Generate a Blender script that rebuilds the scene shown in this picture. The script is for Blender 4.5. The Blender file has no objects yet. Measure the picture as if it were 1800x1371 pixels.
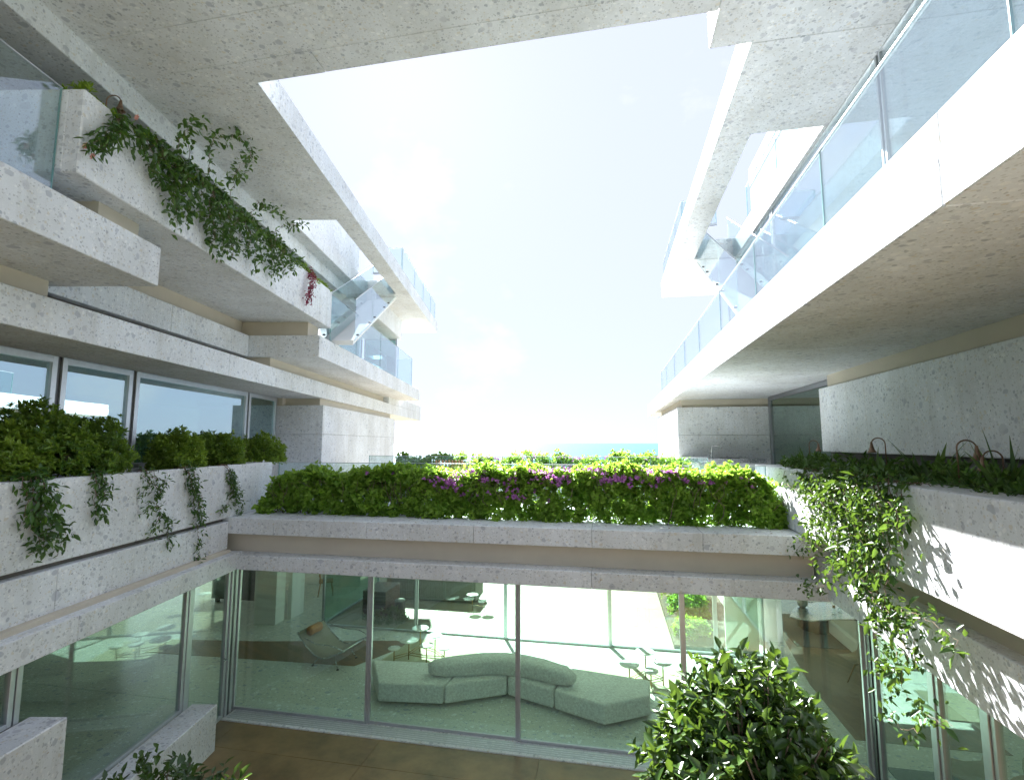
import bpy, bmesh, math, random
import numpy as np
from mathutils import Vector, Matrix, Quaternion
R = math.radians
random.seed(7); RNG = np.random.default_rng(11)
SC = bpy.context.scene
COL = SC.collection

# ------------------------------------------------------------------ camera, sky, sun, exposure
FPX, CX, CY, HOR = 880.0, 900.0, 685.5, 779.0
EYE = 4.95
PITCH = math.atan((HOR - CY) / FPX)
GPX = math.hypot(FPX, HOR - CY)
YAW = math.atan((1073.0 - CX) / GPX)              # the right building runs along +Y
SPL = YAW - math.atan((908.0 - CX) / GPX)         # the left building is splayed by this angle
cam = bpy.data.cameras.new('camera'); cam_o = bpy.data.objects.new('camera', cam); COL.objects.link(cam_o)
cam.sensor_fit = 'HORIZONTAL'; cam.sensor_width = 36.0; cam.lens = 36.0 * FPX / 1800.0
cam.clip_start = 0.05; cam.clip_end = 60000
cam_o.location = (0, 0, EYE)
cam_o.rotation_euler = (R(90) + PITCH, 0, YAW)
SC.camera = cam_o

SUN_EL, SUN_AZ = R(38.9), R(-24.5)                # azimuth from +Y towards +X
world = bpy.data.worlds.new('World'); SC.world = world; world.use_nodes = True
wn = world.node_tree; wn.nodes.clear()
out = wn.nodes.new('ShaderNodeOutputWorld'); bg = wn.nodes.new('ShaderNodeBackground')
sky = wn.nodes.new('ShaderNodeTexSky'); sky.sky_type = 'NISHITA'; sky.sun_disc = False
sky.sun_elevation = SUN_EL; sky.sun_rotation = SUN_AZ
sky.altitude = 10; sky.air_density = 1.0; sky.dust_density = 0.5; sky.ozone_density = 2.0
tc = wn.nodes.new('ShaderNodeTexCoord')
mp = wn.nodes.new('ShaderNodeMapping'); mp.inputs['Scale'].default_value = (1.5, 1.5, 2.2); mp.inputs['Location'].default_value = (0.35, 0.1, 0.2)
nz = wn.nodes.new('ShaderNodeTexNoise'); nz.inputs['Scale'].default_value = 2.3; nz.inputs['Detail'].default_value = 7; nz.inputs['Roughness'].default_value = 0.58
cr = wn.nodes.new('ShaderNodeValToRGB'); cr.color_ramp.elements[0].position = 0.56; cr.color_ramp.elements[1].position = 0.70
cr.color_ramp.elements[1].color = (0.8, 0.8, 0.8, 1)
mx = wn.nodes.new('ShaderNodeMix'); mx.data_type = 'RGBA'; mx.inputs[7].default_value = (2.8, 2.9, 3.1, 1)
wn.links.new(tc.outputs['Generated'], mp.inputs['Vector']); wn.links.new(mp.outputs['Vector'], nz.inputs['Vector'])
wn.links.new(nz.outputs['Fac'], cr.inputs['Fac']); wn.links.new(cr.outputs['Color'], mx.inputs[0])
veil = wn.nodes.new('ShaderNodeMix'); veil.data_type = 'RGBA'; veil.inputs[0].default_value = 0.95; veil.inputs[7].default_value = (2.08, 2.26, 2.82, 1)   # thin even high haze
wn.links.new(sky.outputs['Color'], veil.inputs[6]); wn.links.new(veil.outputs[2], mx.inputs[6]); wn.links.new(mx.outputs[2], bg.inputs['Color'])
bg.inputs['Strength'].default_value = 0.057
wn.links.new(bg.outputs['Background'], out.inputs['Surface'])
sun = bpy.data.lights.new('sun', 'SUN'); sun.energy = 4.7; sun.angle = R(0.53); sun.color = (1.0, 0.985, 0.965)
sun_o = bpy.data.objects.new('sun', sun); COL.objects.link(sun_o)
sd = Vector((math.sin(SUN_AZ) * math.cos(SUN_EL), math.cos(SUN_AZ) * math.cos(SUN_EL), math.sin(SUN_EL)))
sun_o.rotation_euler = (-sd).to_track_quat('-Z', 'Y').to_euler(); sun_o.location = (0, 0, 30)
SC.view_settings.view_transform = 'Standard'; SC.view_settings.look = 'None'
SC.view_settings.gamma = 1.0; SC.view_settings.use_curve_mapping = False
SC.view_settings.exposure = 2.82
SC.render.engine = 'CYCLES'
SC.cycles.max_bounces = 14; SC.cycles.diffuse_bounces = 7; SC.cycles.glossy_bounces = 5
SC.cycles.transmission_bounces = 8; SC.cycles.transparent_max_bounces = 40
SC.cycles.caustics_reflective = False; SC.cycles.caustics_refractive = False
SC.cycles.use_denoising = True; SC.cycles.sample_clamp_indirect = 6.0

# ------------------------------------------------------------------ photo pixel -> place helpers
def ray(x, y):
    c = (x - CX, CY - y, FPX); cp, sp = math.cos(PITCH), math.sin(PITCH)
    fwd = c[2] * cp - c[1] * sp; up = c[2] * sp + c[1] * cp; r = c[0]
    s, k = math.sin(YAW), math.cos(YAW)
    return Vector((r * k - fwd * s, r * s + fwd * k, up))
def on_z(x, y, z):
    d = ray(x, y); t = (z - EYE) / d.z; return Vector((d.x * t, d.y * t, z))
def on_X(x, y, X):
    d = ray(x, y); t = X / d.x; return Vector((X, d.y * t, d.z * t + EYE))
def on_Y(x, y, Y):
    d = ray(x, y); t = Y / d.y; return Vector((d.x * t, Y, d.z * t + EYE))
CS, SS = math.cos(SPL), math.sin(SPL)
def to_left(X, Y): return (X * CS + Y * SS, -X * SS + Y * CS)       # -> (v, u)
def left(v, u, z=0.0): return Vector((v * CS - u * SS, v * SS + u * CS, z))
def on_L(x, y, v):
    d = ray(x, y); vv, uu = to_left(d.x, d.y); t = v / vv
    return Vector((v, uu * t, d.z * t + EYE))                       # frame coords (v, u, z)

# ------------------------------------------------------------------ materials
def mat(name):
    m = bpy.data.materials.new(name); m.use_nodes = True
    nt = m.node_tree; return m, nt, nt.nodes['Principled BSDF'], nt.nodes, nt.links
def N(nodes, t, **kw):
    n = nodes.new(t)
    for k, v in kw.items():
        if k in n.inputs: n.inputs[k].default_value = v
        else: setattr(n, k, v)
    return n
def ramp(nodes, stops):
    n = nodes.new('ShaderNodeValToRGB'); e = n.color_ramp.elements
    while len(e) < len(stops): e.new(0.5)
    for i, (p, c) in enumerate(stops):
        e[i].position = p; e[i].color = c if len(c) == 4 else (*c, 1)
    return n
def mixc(nt, a, b, fac, mode='MIX'):
    n = nt.nodes.new('ShaderNodeMix'); n.data_type = 'RGBA'; n.blend_type = mode
    for sock, val in ((0, fac), (6, a), (7, b)):
        if isinstance(val, (int, float)): n.inputs[sock].default_value = val
        elif isinstance(val, tuple): n.inputs[sock].default_value = (*val, 1) if len(val) == 3 else val
        else: nt.links.new(val, n.inputs[sock])
    return n.outputs[2]
def math_n(nt, op, a, b=0.5, clamp=False):
    n = nt.nodes.new('ShaderNodeMath'); n.operation = op; n.use_clamp = clamp
    for i, val in enumerate((a, b)):
        if isinstance(val, (int, float)): n.inputs[i].default_value = val
        else: nt.links.new(val, n.inputs[i])
    return n.outputs[0]

def stone(name, base=(0.79, 0.795, 0.795), tint=(.94, .975, 1.02), contrast=1.0, rough=0.6, stain=0.34):
    """pale conglomerate stone with rounded clasts of many sizes"""
    m, nt, b, nd, lk = mat(name)
    geo = N(nd, 'ShaderNodeNewGeometry')
    dist = N(nd, 'ShaderNodeTexNoise', Scale=9.0, Detail=3.0); lk.new(geo.outputs['Position'], dist.inputs['Vector'])
    sub = nd.new('ShaderNodeVectorMath'); sub.operation = 'SUBTRACT'; lk.new(dist.outputs['Color'], sub.inputs[0]); sub.inputs[1].default_value = (.5, .5, .5)
    scl = nd.new('ShaderNodeVectorMath'); scl.operation = 'SCALE'; lk.new(sub.outputs[0], scl.inputs[0]); scl.inputs['Scale'].default_value = 0.07
    add = nd.new('ShaderNodeVectorMath'); add.operation = 'ADD'; lk.new(geo.outputs['Position'], add.inputs[0]); lk.new(scl.outputs[0], add.inputs[1])
    P = add.outputs[0]
    big = N(nd, 'ShaderNodeTexNoise', Scale=1.1, Detail=4.0, Roughness=0.6); lk.new(geo.outputs['Position'], big.inputs['Vector'])
    fine = N(nd, 'ShaderNodeTexNoise', Scale=75.0, Detail=4.0, Roughness=0.7); lk.new(geo.outputs['Position'], fine.inputs['Vector'])
    col = mixc(nt, tuple(c * 0.88 for c in base), tuple(min(1, c * 1.1) for c in base), fine.outputs['Fac'])
    # (scale, share of cells, radius, clast palette)
    layers = [(40.0, .62, .50, [(0, (.51, .51, .50)), (.3, (.88, .87, .84)), (.6, (.60, .60, .58)), (.85, (.70, .65, .56))], .85),
              (17.5, .58, .46, [(0, (.45, .47, .50)), (.22, (.92, .91, .89)), (.55, (.56, .57, .58)), (.8, (.72, .67, .58))], .9),
              (9.2, .40, .42, [(0, (.46, .48, .52)), (.3, (.90, .89, .87)), (.7, (.58, .58, .60))], .75),
              (5.5, .10, .38, [(0, (.46, .48, .53)), (.6, (.58, .58, .60))], .65),
              (27.0, .08, .32, [(0, (.20, .21, .23)), (.5, (.30, .30, .31)), (.85, (.44, .34, .24))], .8)]
    for i, (s, share, rad, pal, k) in enumerate(layers):
        mpn = N(nd, 'ShaderNodeMapping'); mpn.inputs['Location'].default_value = (i * 3.7, i * 1.9, i * 5.1)
        mpn.inputs['Rotation'].default_value = (i * .7, i * .4, i * .9); mpn.inputs['Scale'].default_value = (1, 1 + .25 * (i % 2), 1.15)
        lk.new(P, mpn.inputs['Vector'])
        vo = N(nd, 'ShaderNodeTexVoronoi', Scale=s, Randomness=0.95); lk.new(mpn.outputs[0], vo.inputs['Vector'])
        sep = nd.new('ShaderNodeSeparateColor'); lk.new(vo.outputs['Color'], sep.inputs[0])
        sel = math_n(nt, 'LESS_THAN', sep.outputs[0], share)
        rr = math_n(nt, 'MULTIPLY', sep.outputs[1], rad * .6); rr = math_n(nt, 'ADD', rr, rad * .45)
        d = math_n(nt, 'SUBTRACT', rr, vo.outputs['Distance']); d = math_n(nt, 'MULTIPLY', d, 14.0, True)
        msk = math_n(nt, 'MULTIPLY', d, sel); msk = math_n(nt, 'MULTIPLY', msk, k * contrast, True)
        rp = ramp(nd, pal); rp.color_ramp.interpolation = 'CONSTANT'; lk.new(sep.outputs[2], rp.inputs['Fac'])
        col = mixc(nt, col, rp.outputs['Color'], msk)
    st = ramp(nd, [(0.35, (1 - stain * .5, 1 - stain * .52, 1 - stain * .58)), (0.65, (1, 1, 1))]); lk.new(big.outputs['Fac'], st.inputs['Fac'])
    col = mixc(nt, col, st.outputs['Color'], 1.0, 'MULTIPLY')
    # faint rain streaks that run down the vertical faces
    mps = N(nd, 'ShaderNodeMapping'); mps.inputs['Scale'].default_value = (7, 7, .35); lk.new(geo.outputs['Position'], mps.inputs['Vector'])
    sn = N(nd, 'ShaderNodeTexNoise', Scale=1.0, Detail=5.0, Roughness=0.65); lk.new(mps.outputs[0], sn.inputs['Vector'])
    sr = ramp(nd, [(0.50, (1, 1, 1)), (0.78, (.80, .78, .73))]); lk.new(sn.outputs['Fac'], sr.inputs['Fac'])
    col = mixc(nt, col, sr.outputs['Color'], min(1, stain * 2), 'MULTIPLY')
    col = mixc(nt, col, tint, 1.0, 'MULTIPLY')
    lk.new(col, b.inputs['Base Color']); b.inputs['Roughness'].default_value = rough
    bp = N(nd, 'ShaderNodeBump', Strength=0.25, Distance=0.004); lk.new(fine.outputs['Fac'], bp.inputs['Height']); lk.new(bp.outputs[0], b.inputs['Normal'])
    return m
def simple(name, col, rough=0.5, metal=0.0, var=0.08, scale=6.0, bump=0.0, spec=None, stretch=(1, 1, 1)):
    m, nt, b, nd, lk = mat(name)
    tcn = N(nd, 'ShaderNodeNewGeometry'); mpn = N(nd, 'ShaderNodeMapping'); mpn.inputs['Scale'].default_value = stretch
    lk.new(tcn.outputs['Position'], mpn.inputs['Vector'])
    nz = N(nd, 'ShaderNodeTexNoise', Scale=scale, Detail=5.0, Roughness=0.6); lk.new(mpn.outputs[0], nz.inputs['Vector'])
    rp = ramp(nd, [(0.3, tuple(c * (1 - var) for c in col)), (0.7, tuple(min(1, c * (1 + var)) for c in col))]); lk.new(nz.outputs['Fac'], rp.inputs['Fac'])
    lk.new(rp.outputs['Color'], b.inputs['Base Color']); b.inputs['Roughness'].default_value = rough; b.inputs['Metallic'].default_value = metal
    rr = N(nd, 'ShaderNodeMapRange'); rr.inputs['To Min'].default_value = max(0, rough - .08); rr.inputs['To Max'].default_value = min(1, rough + .1)
    lk.new(nz.outputs['Fac'], rr.inputs['Value']); lk.new(rr.outputs[0], b.inputs['Roughness'])
    if spec is not None: b.inputs['Specular IOR Level'].default_value = spec
    if bump:
        n2 = N(nd, 'ShaderNodeTexNoise', Scale=scale * 8, Detail=3.0); lk.new(mpn.outputs[0], n2.inputs['Vector'])
        bp = N(nd, 'ShaderNodeBump', Strength=bump, Distance=0.01); lk.new(n2.outputs['Fac'], bp.inputs['Height']); lk.new(bp.outputs[0], b.inputs['Normal'])
    return m
def glass(name, tint, ior=1.5, boost=0.0, refl=(.95, .98, 1)):
    """architectural pane: tinted straight-through light plus mirror reflection by angle"""
    m, nt, b, nd, lk = mat(name); nd.remove(b)
    o = nd['Material Output']
    tr = N(nd, 'ShaderNodeBsdfTransparent'); tr.inputs['Color'].default_value = (*tint, 1)
    gl = N(nd, 'ShaderNodeBsdfGlossy', Roughness=0.0); gl.inputs['Color'].default_value = (*refl, 1)
    geo = N(nd, 'ShaderNodeNewGeometry')
    wob = N(nd, 'ShaderNodeTexNoise', Scale=1.3, Detail=1.0); lk.new(geo.outputs['Position'], wob.inputs['Vector'])
    bp = N(nd, 'ShaderNodeBump', Strength=0.012, Distance=0.05); lk.new(wob.outputs['Fac'], bp.inputs['Height']); lk.new(bp.outputs[0], gl.inputs['Normal'])
    # Schlick on |cos| so both sides of the thin pane behave alike
    dt = nd.new('ShaderNodeVectorMath'); dt.operation = 'DOT_PRODUCT'; lk.new(geo.outputs['Incoming'], dt.inputs[0]); lk.new(geo.outputs['Normal'], dt.inputs[1])
    ca = math_n(nt, 'ABSOLUTE', dt.outputs['Value'], 0)
    om = math_n(nt, 'SUBTRACT', 1.0, ca); p5 = math_n(nt, 'POWER', om, 5.0)
    f0 = ((ior - 1) / (ior + 1)) ** 2; f0 = 2 * f0 / (1 + f0) + boost
    fr = math_n(nt, 'MULTIPLY', p5, 1 - f0); fr = math_n(nt, 'ADD', fr, f0, True)
    mxs = N(nd, 'ShaderNodeMixShader'); lk.new(fr, mxs.inputs[0]); lk.new(tr.outputs[0], mxs.inputs[1]); lk.new(gl.outputs[0], mxs.inputs[2])
    lk.new(mxs.outputs[0], o.inputs['Surface'])
    return m
def leafmat(name, dark, lightc, trans=(.30, .45, .05), tmix=0.35, rough=0.42):
    m, nt, b, nd, lk = mat(name)
    at = N(nd, 'ShaderNodeAttribute'); at.attribute_name = 'var'
    rp = ramp(nd, [(0.0, dark), (0.6, tuple((a + c) / 2 for a, c in zip(dark, lightc))), (1.0, lightc)]); lk.new(at.outputs['Fac'], rp.inputs['Fac'])
    lk.new(rp.outputs['Color'], b.inputs['Base Color']); b.inputs['Roughness'].default_value = rough
    tl = N(nd, 'ShaderNodeBsdfTranslucent'); tcol = mixc(nt, rp.outputs['Color'], trans, 0.55); lk.new(tcol, tl.inputs['Color'])
    mxs = N(nd, 'ShaderNodeMixShader'); mxs.inputs[0].default_value = tmix
    lk.new(b.outputs[0], mxs.inputs[1]); lk.new(tl.outputs[0], mxs.inputs[2]); lk.new(mxs.outputs[0], nd['Material Output'].inputs['Surface'])
    return m
def planks(name, c1, c2, ang=0.0, width=0.12, rough=0.35):
    m, nt, b, nd, lk = mat(name)
    geo = N(nd, 'ShaderNodeNewGeometry'); mpn = N(nd, 'ShaderNodeMapping'); mpn.inputs['Rotation'].default_value = (0, 0, ang); lk.new(geo.outputs['Position'], mpn.inputs['Vector'])
    br = N(nd, 'ShaderNodeTexBrick', Scale=1.0); br.inputs['Brick Width'].default_value = 1.4; br.inputs['Row Height'].default_value = width
    br.inputs['Mortar Size'].default_value = 0.0015; br.inputs['Color1'].default_value = (*c1, 1); br.inputs['Color2'].default_value = (*c2, 1); br.inputs['Mortar'].default_value = (.05, .035, .02, 1)
    lk.new(mpn.outputs[0], br.inputs['Vector'])
    mp2 = N(nd, 'ShaderNodeMapping'); mp2.inputs['Scale'].default_value = (2, 30, 1); lk.new(mpn.outputs[0], mp2.inputs['Vector'])
    gr = N(nd, 'ShaderNodeTexNoise', Scale=2.0, Detail=5.0); lk.new(mp2.outputs[0], gr.inputs['Vector'])
    rp = ramp(nd, [(.3, (.75, .75, .75)), (.7, (1.1, 1.1, 1.1))]); lk.new(gr.outputs['Fac'], rp.inputs['Fac'])
    col = mixc(nt, br.outputs['Color'], rp.outputs['Color'], 1.0, 'MULTIPLY')
    lk.new(col, b.inputs['Base Color']); b.inputs['Roughness'].default_value = rough
    return m

M = {}
M['stone'] = stone('stone_pale')
M['stone_core'] = simple('stone_joint', (.16, .15, .135), .9)
M['stone_floor'] = stone('stone_floor', base=(.70, .69, .61), contrast=1.3, rough=.22, stain=.1)
M['plaster'] = simple('beige_plaster', (.55, .50, .41), .85, var=.05, scale=2.0, bump=.05)
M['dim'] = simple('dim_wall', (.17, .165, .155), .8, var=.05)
M['white'] = simple('white_plaster', (.80, .80, .78), .8, var=.03, scale=2.0)
M['alu'] = simple('anodised_aluminium', (.52, .55, .58), .38, .7, var=.06, scale=14)
M['alu_mid'] = simple('grey_aluminium', (.24, .25, .27), .4, .6, var=.08, scale=14)
M['alu_dark'] = simple('dark_aluminium', (.10, .105, .11), .4, .6, var=.1, scale=14)
M['steel'] = simple('steel', (.55, .56, .57), .25, 1.0, var=.06, scale=20)
M['bronze'] = simple('aged_bronze', (.20, .13, .085), .42, .75, var=.35, scale=30)
M['brass'] = simple('brass_rod', (.34, .22, .08), .35, .85, var=.15, scale=30)
M['pane'] = glass('window_pane', (.845, .95, .90), 1.52, .005)
M['pane_coat'] = glass('coated_window_pane', (.40, .58, .53), 1.7, .36, (.74, .93, 1))
M['pane_green'] = glass('terrace_door_pane', (.50, .66, .56), 1.55, .06)
M['pane_sky'] = glass('upper_window_pane', (.80, .92, .95), 1.6, .35)
M['fill_cloth'] = simple('white_fill_cloth', (.82, .84, .86), .9, var=.04, scale=8, stretch=(1, 6, .2))  # white cloth invented behind the upper panes to brighten them
M['pane_clear'] = glass('balustrade_pane', (.90, .965, .97), 1.5, 0.05)
M['pane_edge'] = simple('glass_edge', (.16, .34, .34), .15, 0, var=.1)
M['soil'] = simple('soil', (.07, .05, .035), .95, var=.4, scale=20, bump=.6)
M['paver'] = simple('courtyard_stone', (.215, .145, .068), .30, var=.42, scale=1.7, bump=.05)
M['terrace'] = simple('terrace_stone', (.25, .205, .15), .6, var=.08, scale=2.2, bump=.04)
M['ground'] = simple('dry_ground', (.16, .16, .07), .95, var=.4, scale=.3, bump=.4)
M['parquet'] = planks('oak_parquet', (.24, .12, .05), (.16, .08, .034), R(28))
M['parquet2'] = planks('oak_parquet_pale', (.27, .185, .115), (.20, .135, .085), R(64), .10)
M['wool'] = simple('boucle_fabric', (.80, .80, .79), .95, var=.22, scale=26, bump=.5)
M['wool_l'] = simple('pale_fabric', (.66, .66, .63), .95, var=.06, scale=30, bump=.3)
M['rug'] = simple('sage_rug', (.47, .46, .34), .98, var=.1, scale=90, bump=.6)
M['rug_d'] = simple('slate_rug', (.13, .135, .14), .98, var=.3, scale=40, bump=.6)
M['leather'] = simple('tan_leather', (.46, .20, .07), .45, var=.2, scale=12)
M['rope'] = simple('flax_halyard', (.30, .27, .21), .8, var=.2, scale=120, bump=.6)
M['weave'] = simple('woven_strap', (.20, .195, .17), .8, var=.35, scale=60, bump=.8, stretch=(4, 4, .2))
M['cushion'] = simple('grey_cushion', (.27, .28, .26), .9, var=.1, scale=25, bump=.2)
M['tabletop'] = simple('enamel_top', (.72, .72, .70), .25, var=.02)
M['darkwood'] = simple('stained_slats', (.10, .05, .035), .5, var=.25, scale=9, stretch=(1, 1, 8))
M['oak'] = simple('oak', (.40, .24, .12), .5, var=.15, scale=10, stretch=(1, 1, 8))
M['black'] = simple('black_lacquer', (.02, .02, .022), .3, var=.2)
M['ceramic'] = simple('ceramic', (.70, .68, .64), .35, var=.04)
M['tan'] = simple('tan_shell', (.34, .27, .20), .5, var=.1)
M['corkm'] = simple('cork', (.42, .30, .18), .8, var=.2, scale=60)
M['bark'] = simple('bark', (.16, .12, .085), .9, var=.35, scale=25, bump=.6)
M['twig'] = simple('twig', (.17, .11, .075), .8, var=.3, scale=30)
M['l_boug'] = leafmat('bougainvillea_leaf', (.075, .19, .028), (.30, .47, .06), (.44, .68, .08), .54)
M['l_pitt'] = leafmat('pittosporum_leaf', (.045, .125, .02), (.27, .40, .05), (.44, .60, .06), .42, .34)
M['l_vine'] = leafmat('jasmine_leaf', (.018, .068, .014), (.13, .25, .035), (.30, .48, .05), .20, .40)
M['l_citrus'] = leafmat('citrus_leaf', (.010, .038, .010), (.075, .15, .025), (.25, .40, .04), .22, .30)
M['l_strap'] = leafmat('strap_leaf', (.03, .08, .024), (.13, .23, .05), (.28, .42, .06), .25, .38)
M['f_mag'] = leafmat('magenta_bract', (.42, .13, .46), (.64, .28, .64), (.66, .26, .68), .4, .6)
M['f_red'] = leafmat('red_flower', (.20, .02, .06), (.36, .06, .12), (.4, .06, .1), .4, .6)
M['f_white'] = leafmat('white_flower', (.75, .75, .70), (.85, .85, .80), (.8, .8, .7), .3, .6)
M['f_pink'] = leafmat('pink_flower', (.70, .30, .24), (.75, .42, .36), (.7, .35, .3), .3, .6)
M['l_dry'] = leafmat('dry_leaf', (.10, .06, .02), (.30, .17, .06), (.3, .2, .05), .2, .6)
M['f_lav'] = leafmat('lavender_flower', (.18, .16, .36), (.30, .28, .5), (.3, .28, .5), .3, .6)

# ------------------------------------------------------------------ mesh building
class MB:
    def __init__(s): s.v = []; s.f = []; s.smooth = []
    def add(s, vs, fs, smooth=False):
        o = len(s.v); s.v += [tuple(p) for p in vs]; s.f += [tuple(i + o for i in f) for f in fs]; s.smooth += [smooth] * len(fs); return s
    def box(s, x0, x1, y0, y1, z0, z1, b=0.006):
        x0, x1 = min(x0, x1), max(x0, x1); y0, y1 = min(y0, y1), max(y0, y1); z0, z1 = min(z0, z1), max(z0, z1)
        b = min(b, (x1 - x0) * .3, (y1 - y0) * .3, (z1 - z0) * .3)
        lo, hi = (x0, y0, z0), (x1, y1, z1)
        if b <= 0:
            vs = [(a, c, d) for a in (x0, x1) for c in (y0, y1) for d in (z0, z1)]
            return s.add(vs, [(0, 1, 3, 2), (4, 6, 7, 5), (0, 4, 5, 1), (2, 3, 7, 6), (0, 2, 6, 4), (1, 5, 7, 3)])
        idx = {}; vs = []
        for cx in (0, 1):
            for cy in (0, 1):
                for cz in (0, 1):
                    c = (cx, cy, cz)
                    for ax in range(3):
                        p = [hi[k] if c[k] else lo[k] for k in range(3)]
                        for k in range(3):
                            if k != ax: p[k] += -b if c[k] else b
                        idx[(c, ax)] = len(vs); vs.append(tuple(p))
        fs = []
        for ax in range(3):
            o1, o2 = [k for k in range(3) if k != ax]
            for sd_ in (0, 1):
                q = []
                for a, d in ((0, 0), (1, 0), (1, 1), (0, 1)):
                    c = [0, 0, 0]; c[ax] = sd_; c[o1] = a; c[o2] = d; q.append(idx[(tuple(c), ax)])
                fs.append(tuple(q))
        for ax in range(3):
            o1, o2 = [k for k in range(3) if k != ax]
            for a in (0, 1):
                for d in (0, 1):
                    c0 = [0, 0, 0]; c0[o1] = a; c0[o2] = d; c1 = list(c0); c1[ax] = 1; c0, c1 = tuple(c0), tuple(c1)
                    fs.append((idx[(c0, o1)], idx[(c1, o1)], idx[(c1, o2)], idx[(c0, o2)]))
        for cx in (0, 1):
            for cy in (0, 1):
                for cz in (0, 1): fs.append(tuple(idx[((cx, cy, cz), ax)] for ax in range(3)))
        return s.add(vs, fs)
    def prism(s, poly, z0, z1):
        n = len(poly); vs = [(p[0], p[1], z0) for p in poly] + [(p[0], p[1], z1) for p in poly]
        fs = [tuple(range(n - 1, -1, -1)), tuple(range(n, 2 * n))] + [(i, (i + 1) % n, n + (i + 1) % n, n + i) for i in range(n)]
        return s.add(vs, fs)
    def tube(s, pts, rad, seg=6, cap=True):
        pts = [Vector(p) for p in pts]; n = len(pts)
        if not hasattr(rad, '__len__'): rad = [rad] * n
        up = Vector((0, 0, 1)); vs = []; prev = None
        for i, p in enumerate(pts):
            t = (pts[min(i + 1, n - 1)] - pts[max(i - 1, 0)])
            t = t.normalized() if t.length > 1e-9 else Vector((0, 0, 1))
            if prev is None:
                a = t.cross(up) if abs(t.z) < .95 else t.cross(Vector((1, 0, 0)))
            else: a = prev - t * prev.dot(t)
            a.normalize(); prev = a; c = t.cross(a)
            for k in range(seg):
                th = 2 * math.pi * k / seg; vs.append(p + (a * math.cos(th) + c * math.sin(th)) * rad[i])
        fs = [(i * seg + k, i * seg + (k + 1) % seg, (i + 1) * seg + (k + 1) % seg, (i + 1) * seg + k) for i in range(n - 1) for k in range(seg)]
        if cap: fs += [tuple(range(seg - 1, -1, -1)), tuple(range((n - 1) * seg, n * seg))]
        return s.add(vs, fs, True)
    def lathe(s, prof, seg=16, at=(0, 0, 0)):
        vs = [(at[0] + r * math.cos(2 * math.pi * k / seg), at[1] + r * math.sin(2 * math.pi * k / seg), at[2] + z) for r, z in prof for k in range(seg)]
        fs = [(i * seg + k, i * seg + (k + 1) % seg, (i + 1) * seg + (k + 1) % seg, (i + 1) * seg + k) for i in range(len(prof) - 1) for k in range(seg)]
        fs += [tuple(range(seg - 1, -1, -1)), tuple(range((len(prof) - 1) * seg, len(prof) * seg))]
        return s.add(vs, fs, True)

def mesh_from(mb, name, origin=(0, 0, 0), recalc=True):
    me = bpy.data.meshes.new(name)
    ox, oy, oz = origin
    me.from_pydata([(x - ox, y - oy, z - oz) for x, y, z in mb.v], [], mb.f)
    me.polygons.foreach_set('use_smooth', mb.smooth)
    if recalc:
        bm = bmesh.new(); bm.from_mesh(me); bmesh.ops.recalc_face_normals(bm, faces=bm.faces); bm.to_mesh(me); bm.free()
    me.update(); return me
def obj_of(name, me, m=None, parent=None):
    o = bpy.data.objects.new(name, me); COL.objects.link(o)
    if m is not None and me is not None and not me.materials: me.materials.append(m)
    if parent is not None: o.parent = parent
    return o
def round_edges(me, w, seg=3, smooth=True):
    bm = bmesh.new(); bm.from_mesh(me)
    bmesh.ops.bevel(bm, geom=list(bm.edges), offset=w, segments=seg, profile=.6, affect='EDGES', clamp_overlap=True)
    bm.to_mesh(me); bm.free()
    if smooth: me.polygons.foreach_set('use_smooth', [True] * len(me.polygons))

class Thing:
    """an Empty at the thing's base; parts are given in the thing's frame and stored relative to its origin"""
    def __init__(s, name, label, cat, loc=(0, 0, 0), rotz=0.0, origin=(0, 0, 0), group=None, kind=None):
        s.o = bpy.data.objects.new(name, None); COL.objects.link(s.o); s.o.empty_display_size = .2
        s.o.location = loc; s.o.rotation_euler = (0, 0, rotz); s.origin = origin
        if label: s.o['label'] = label
        if cat: s.o['category'] = cat
        if group: s.o['group'] = group
        if kind: s.o['kind'] = kind
    def part(s, name, mb, m, parent=None, round_=0, seg=3):
        me = mesh_from(mb, name, s.origin)
        if round_: round_edges(me, round_, seg)
        return obj_of(name, me, M[m] if isinstance(m, str) else m, parent or s.o)
    def raw(s, name, me, m, parent=None):
        return obj_of(name, me, M[m] if isinstance(m, str) else m, parent or s.o)
def solo(name, mb, m, label=None, cat=None, group=None, kind=None, origin=(0, 0, 0)):
    me = mesh_from(mb, name, origin); o = obj_of(name, me, M[m] if isinstance(m, str) else m); o.location = origin
    for k, v in (('label', label), ('category', cat), ('group', group), ('kind', kind)):
        if v: o[k] = v
    return o
def left_thing(name, label, cat, org): 
    return Thing(name, label, cat, loc=left(*org), rotz=SPL, origin=org)
B1 = lambda *a, b=0.006: MB().box(*a, b=b)

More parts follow.
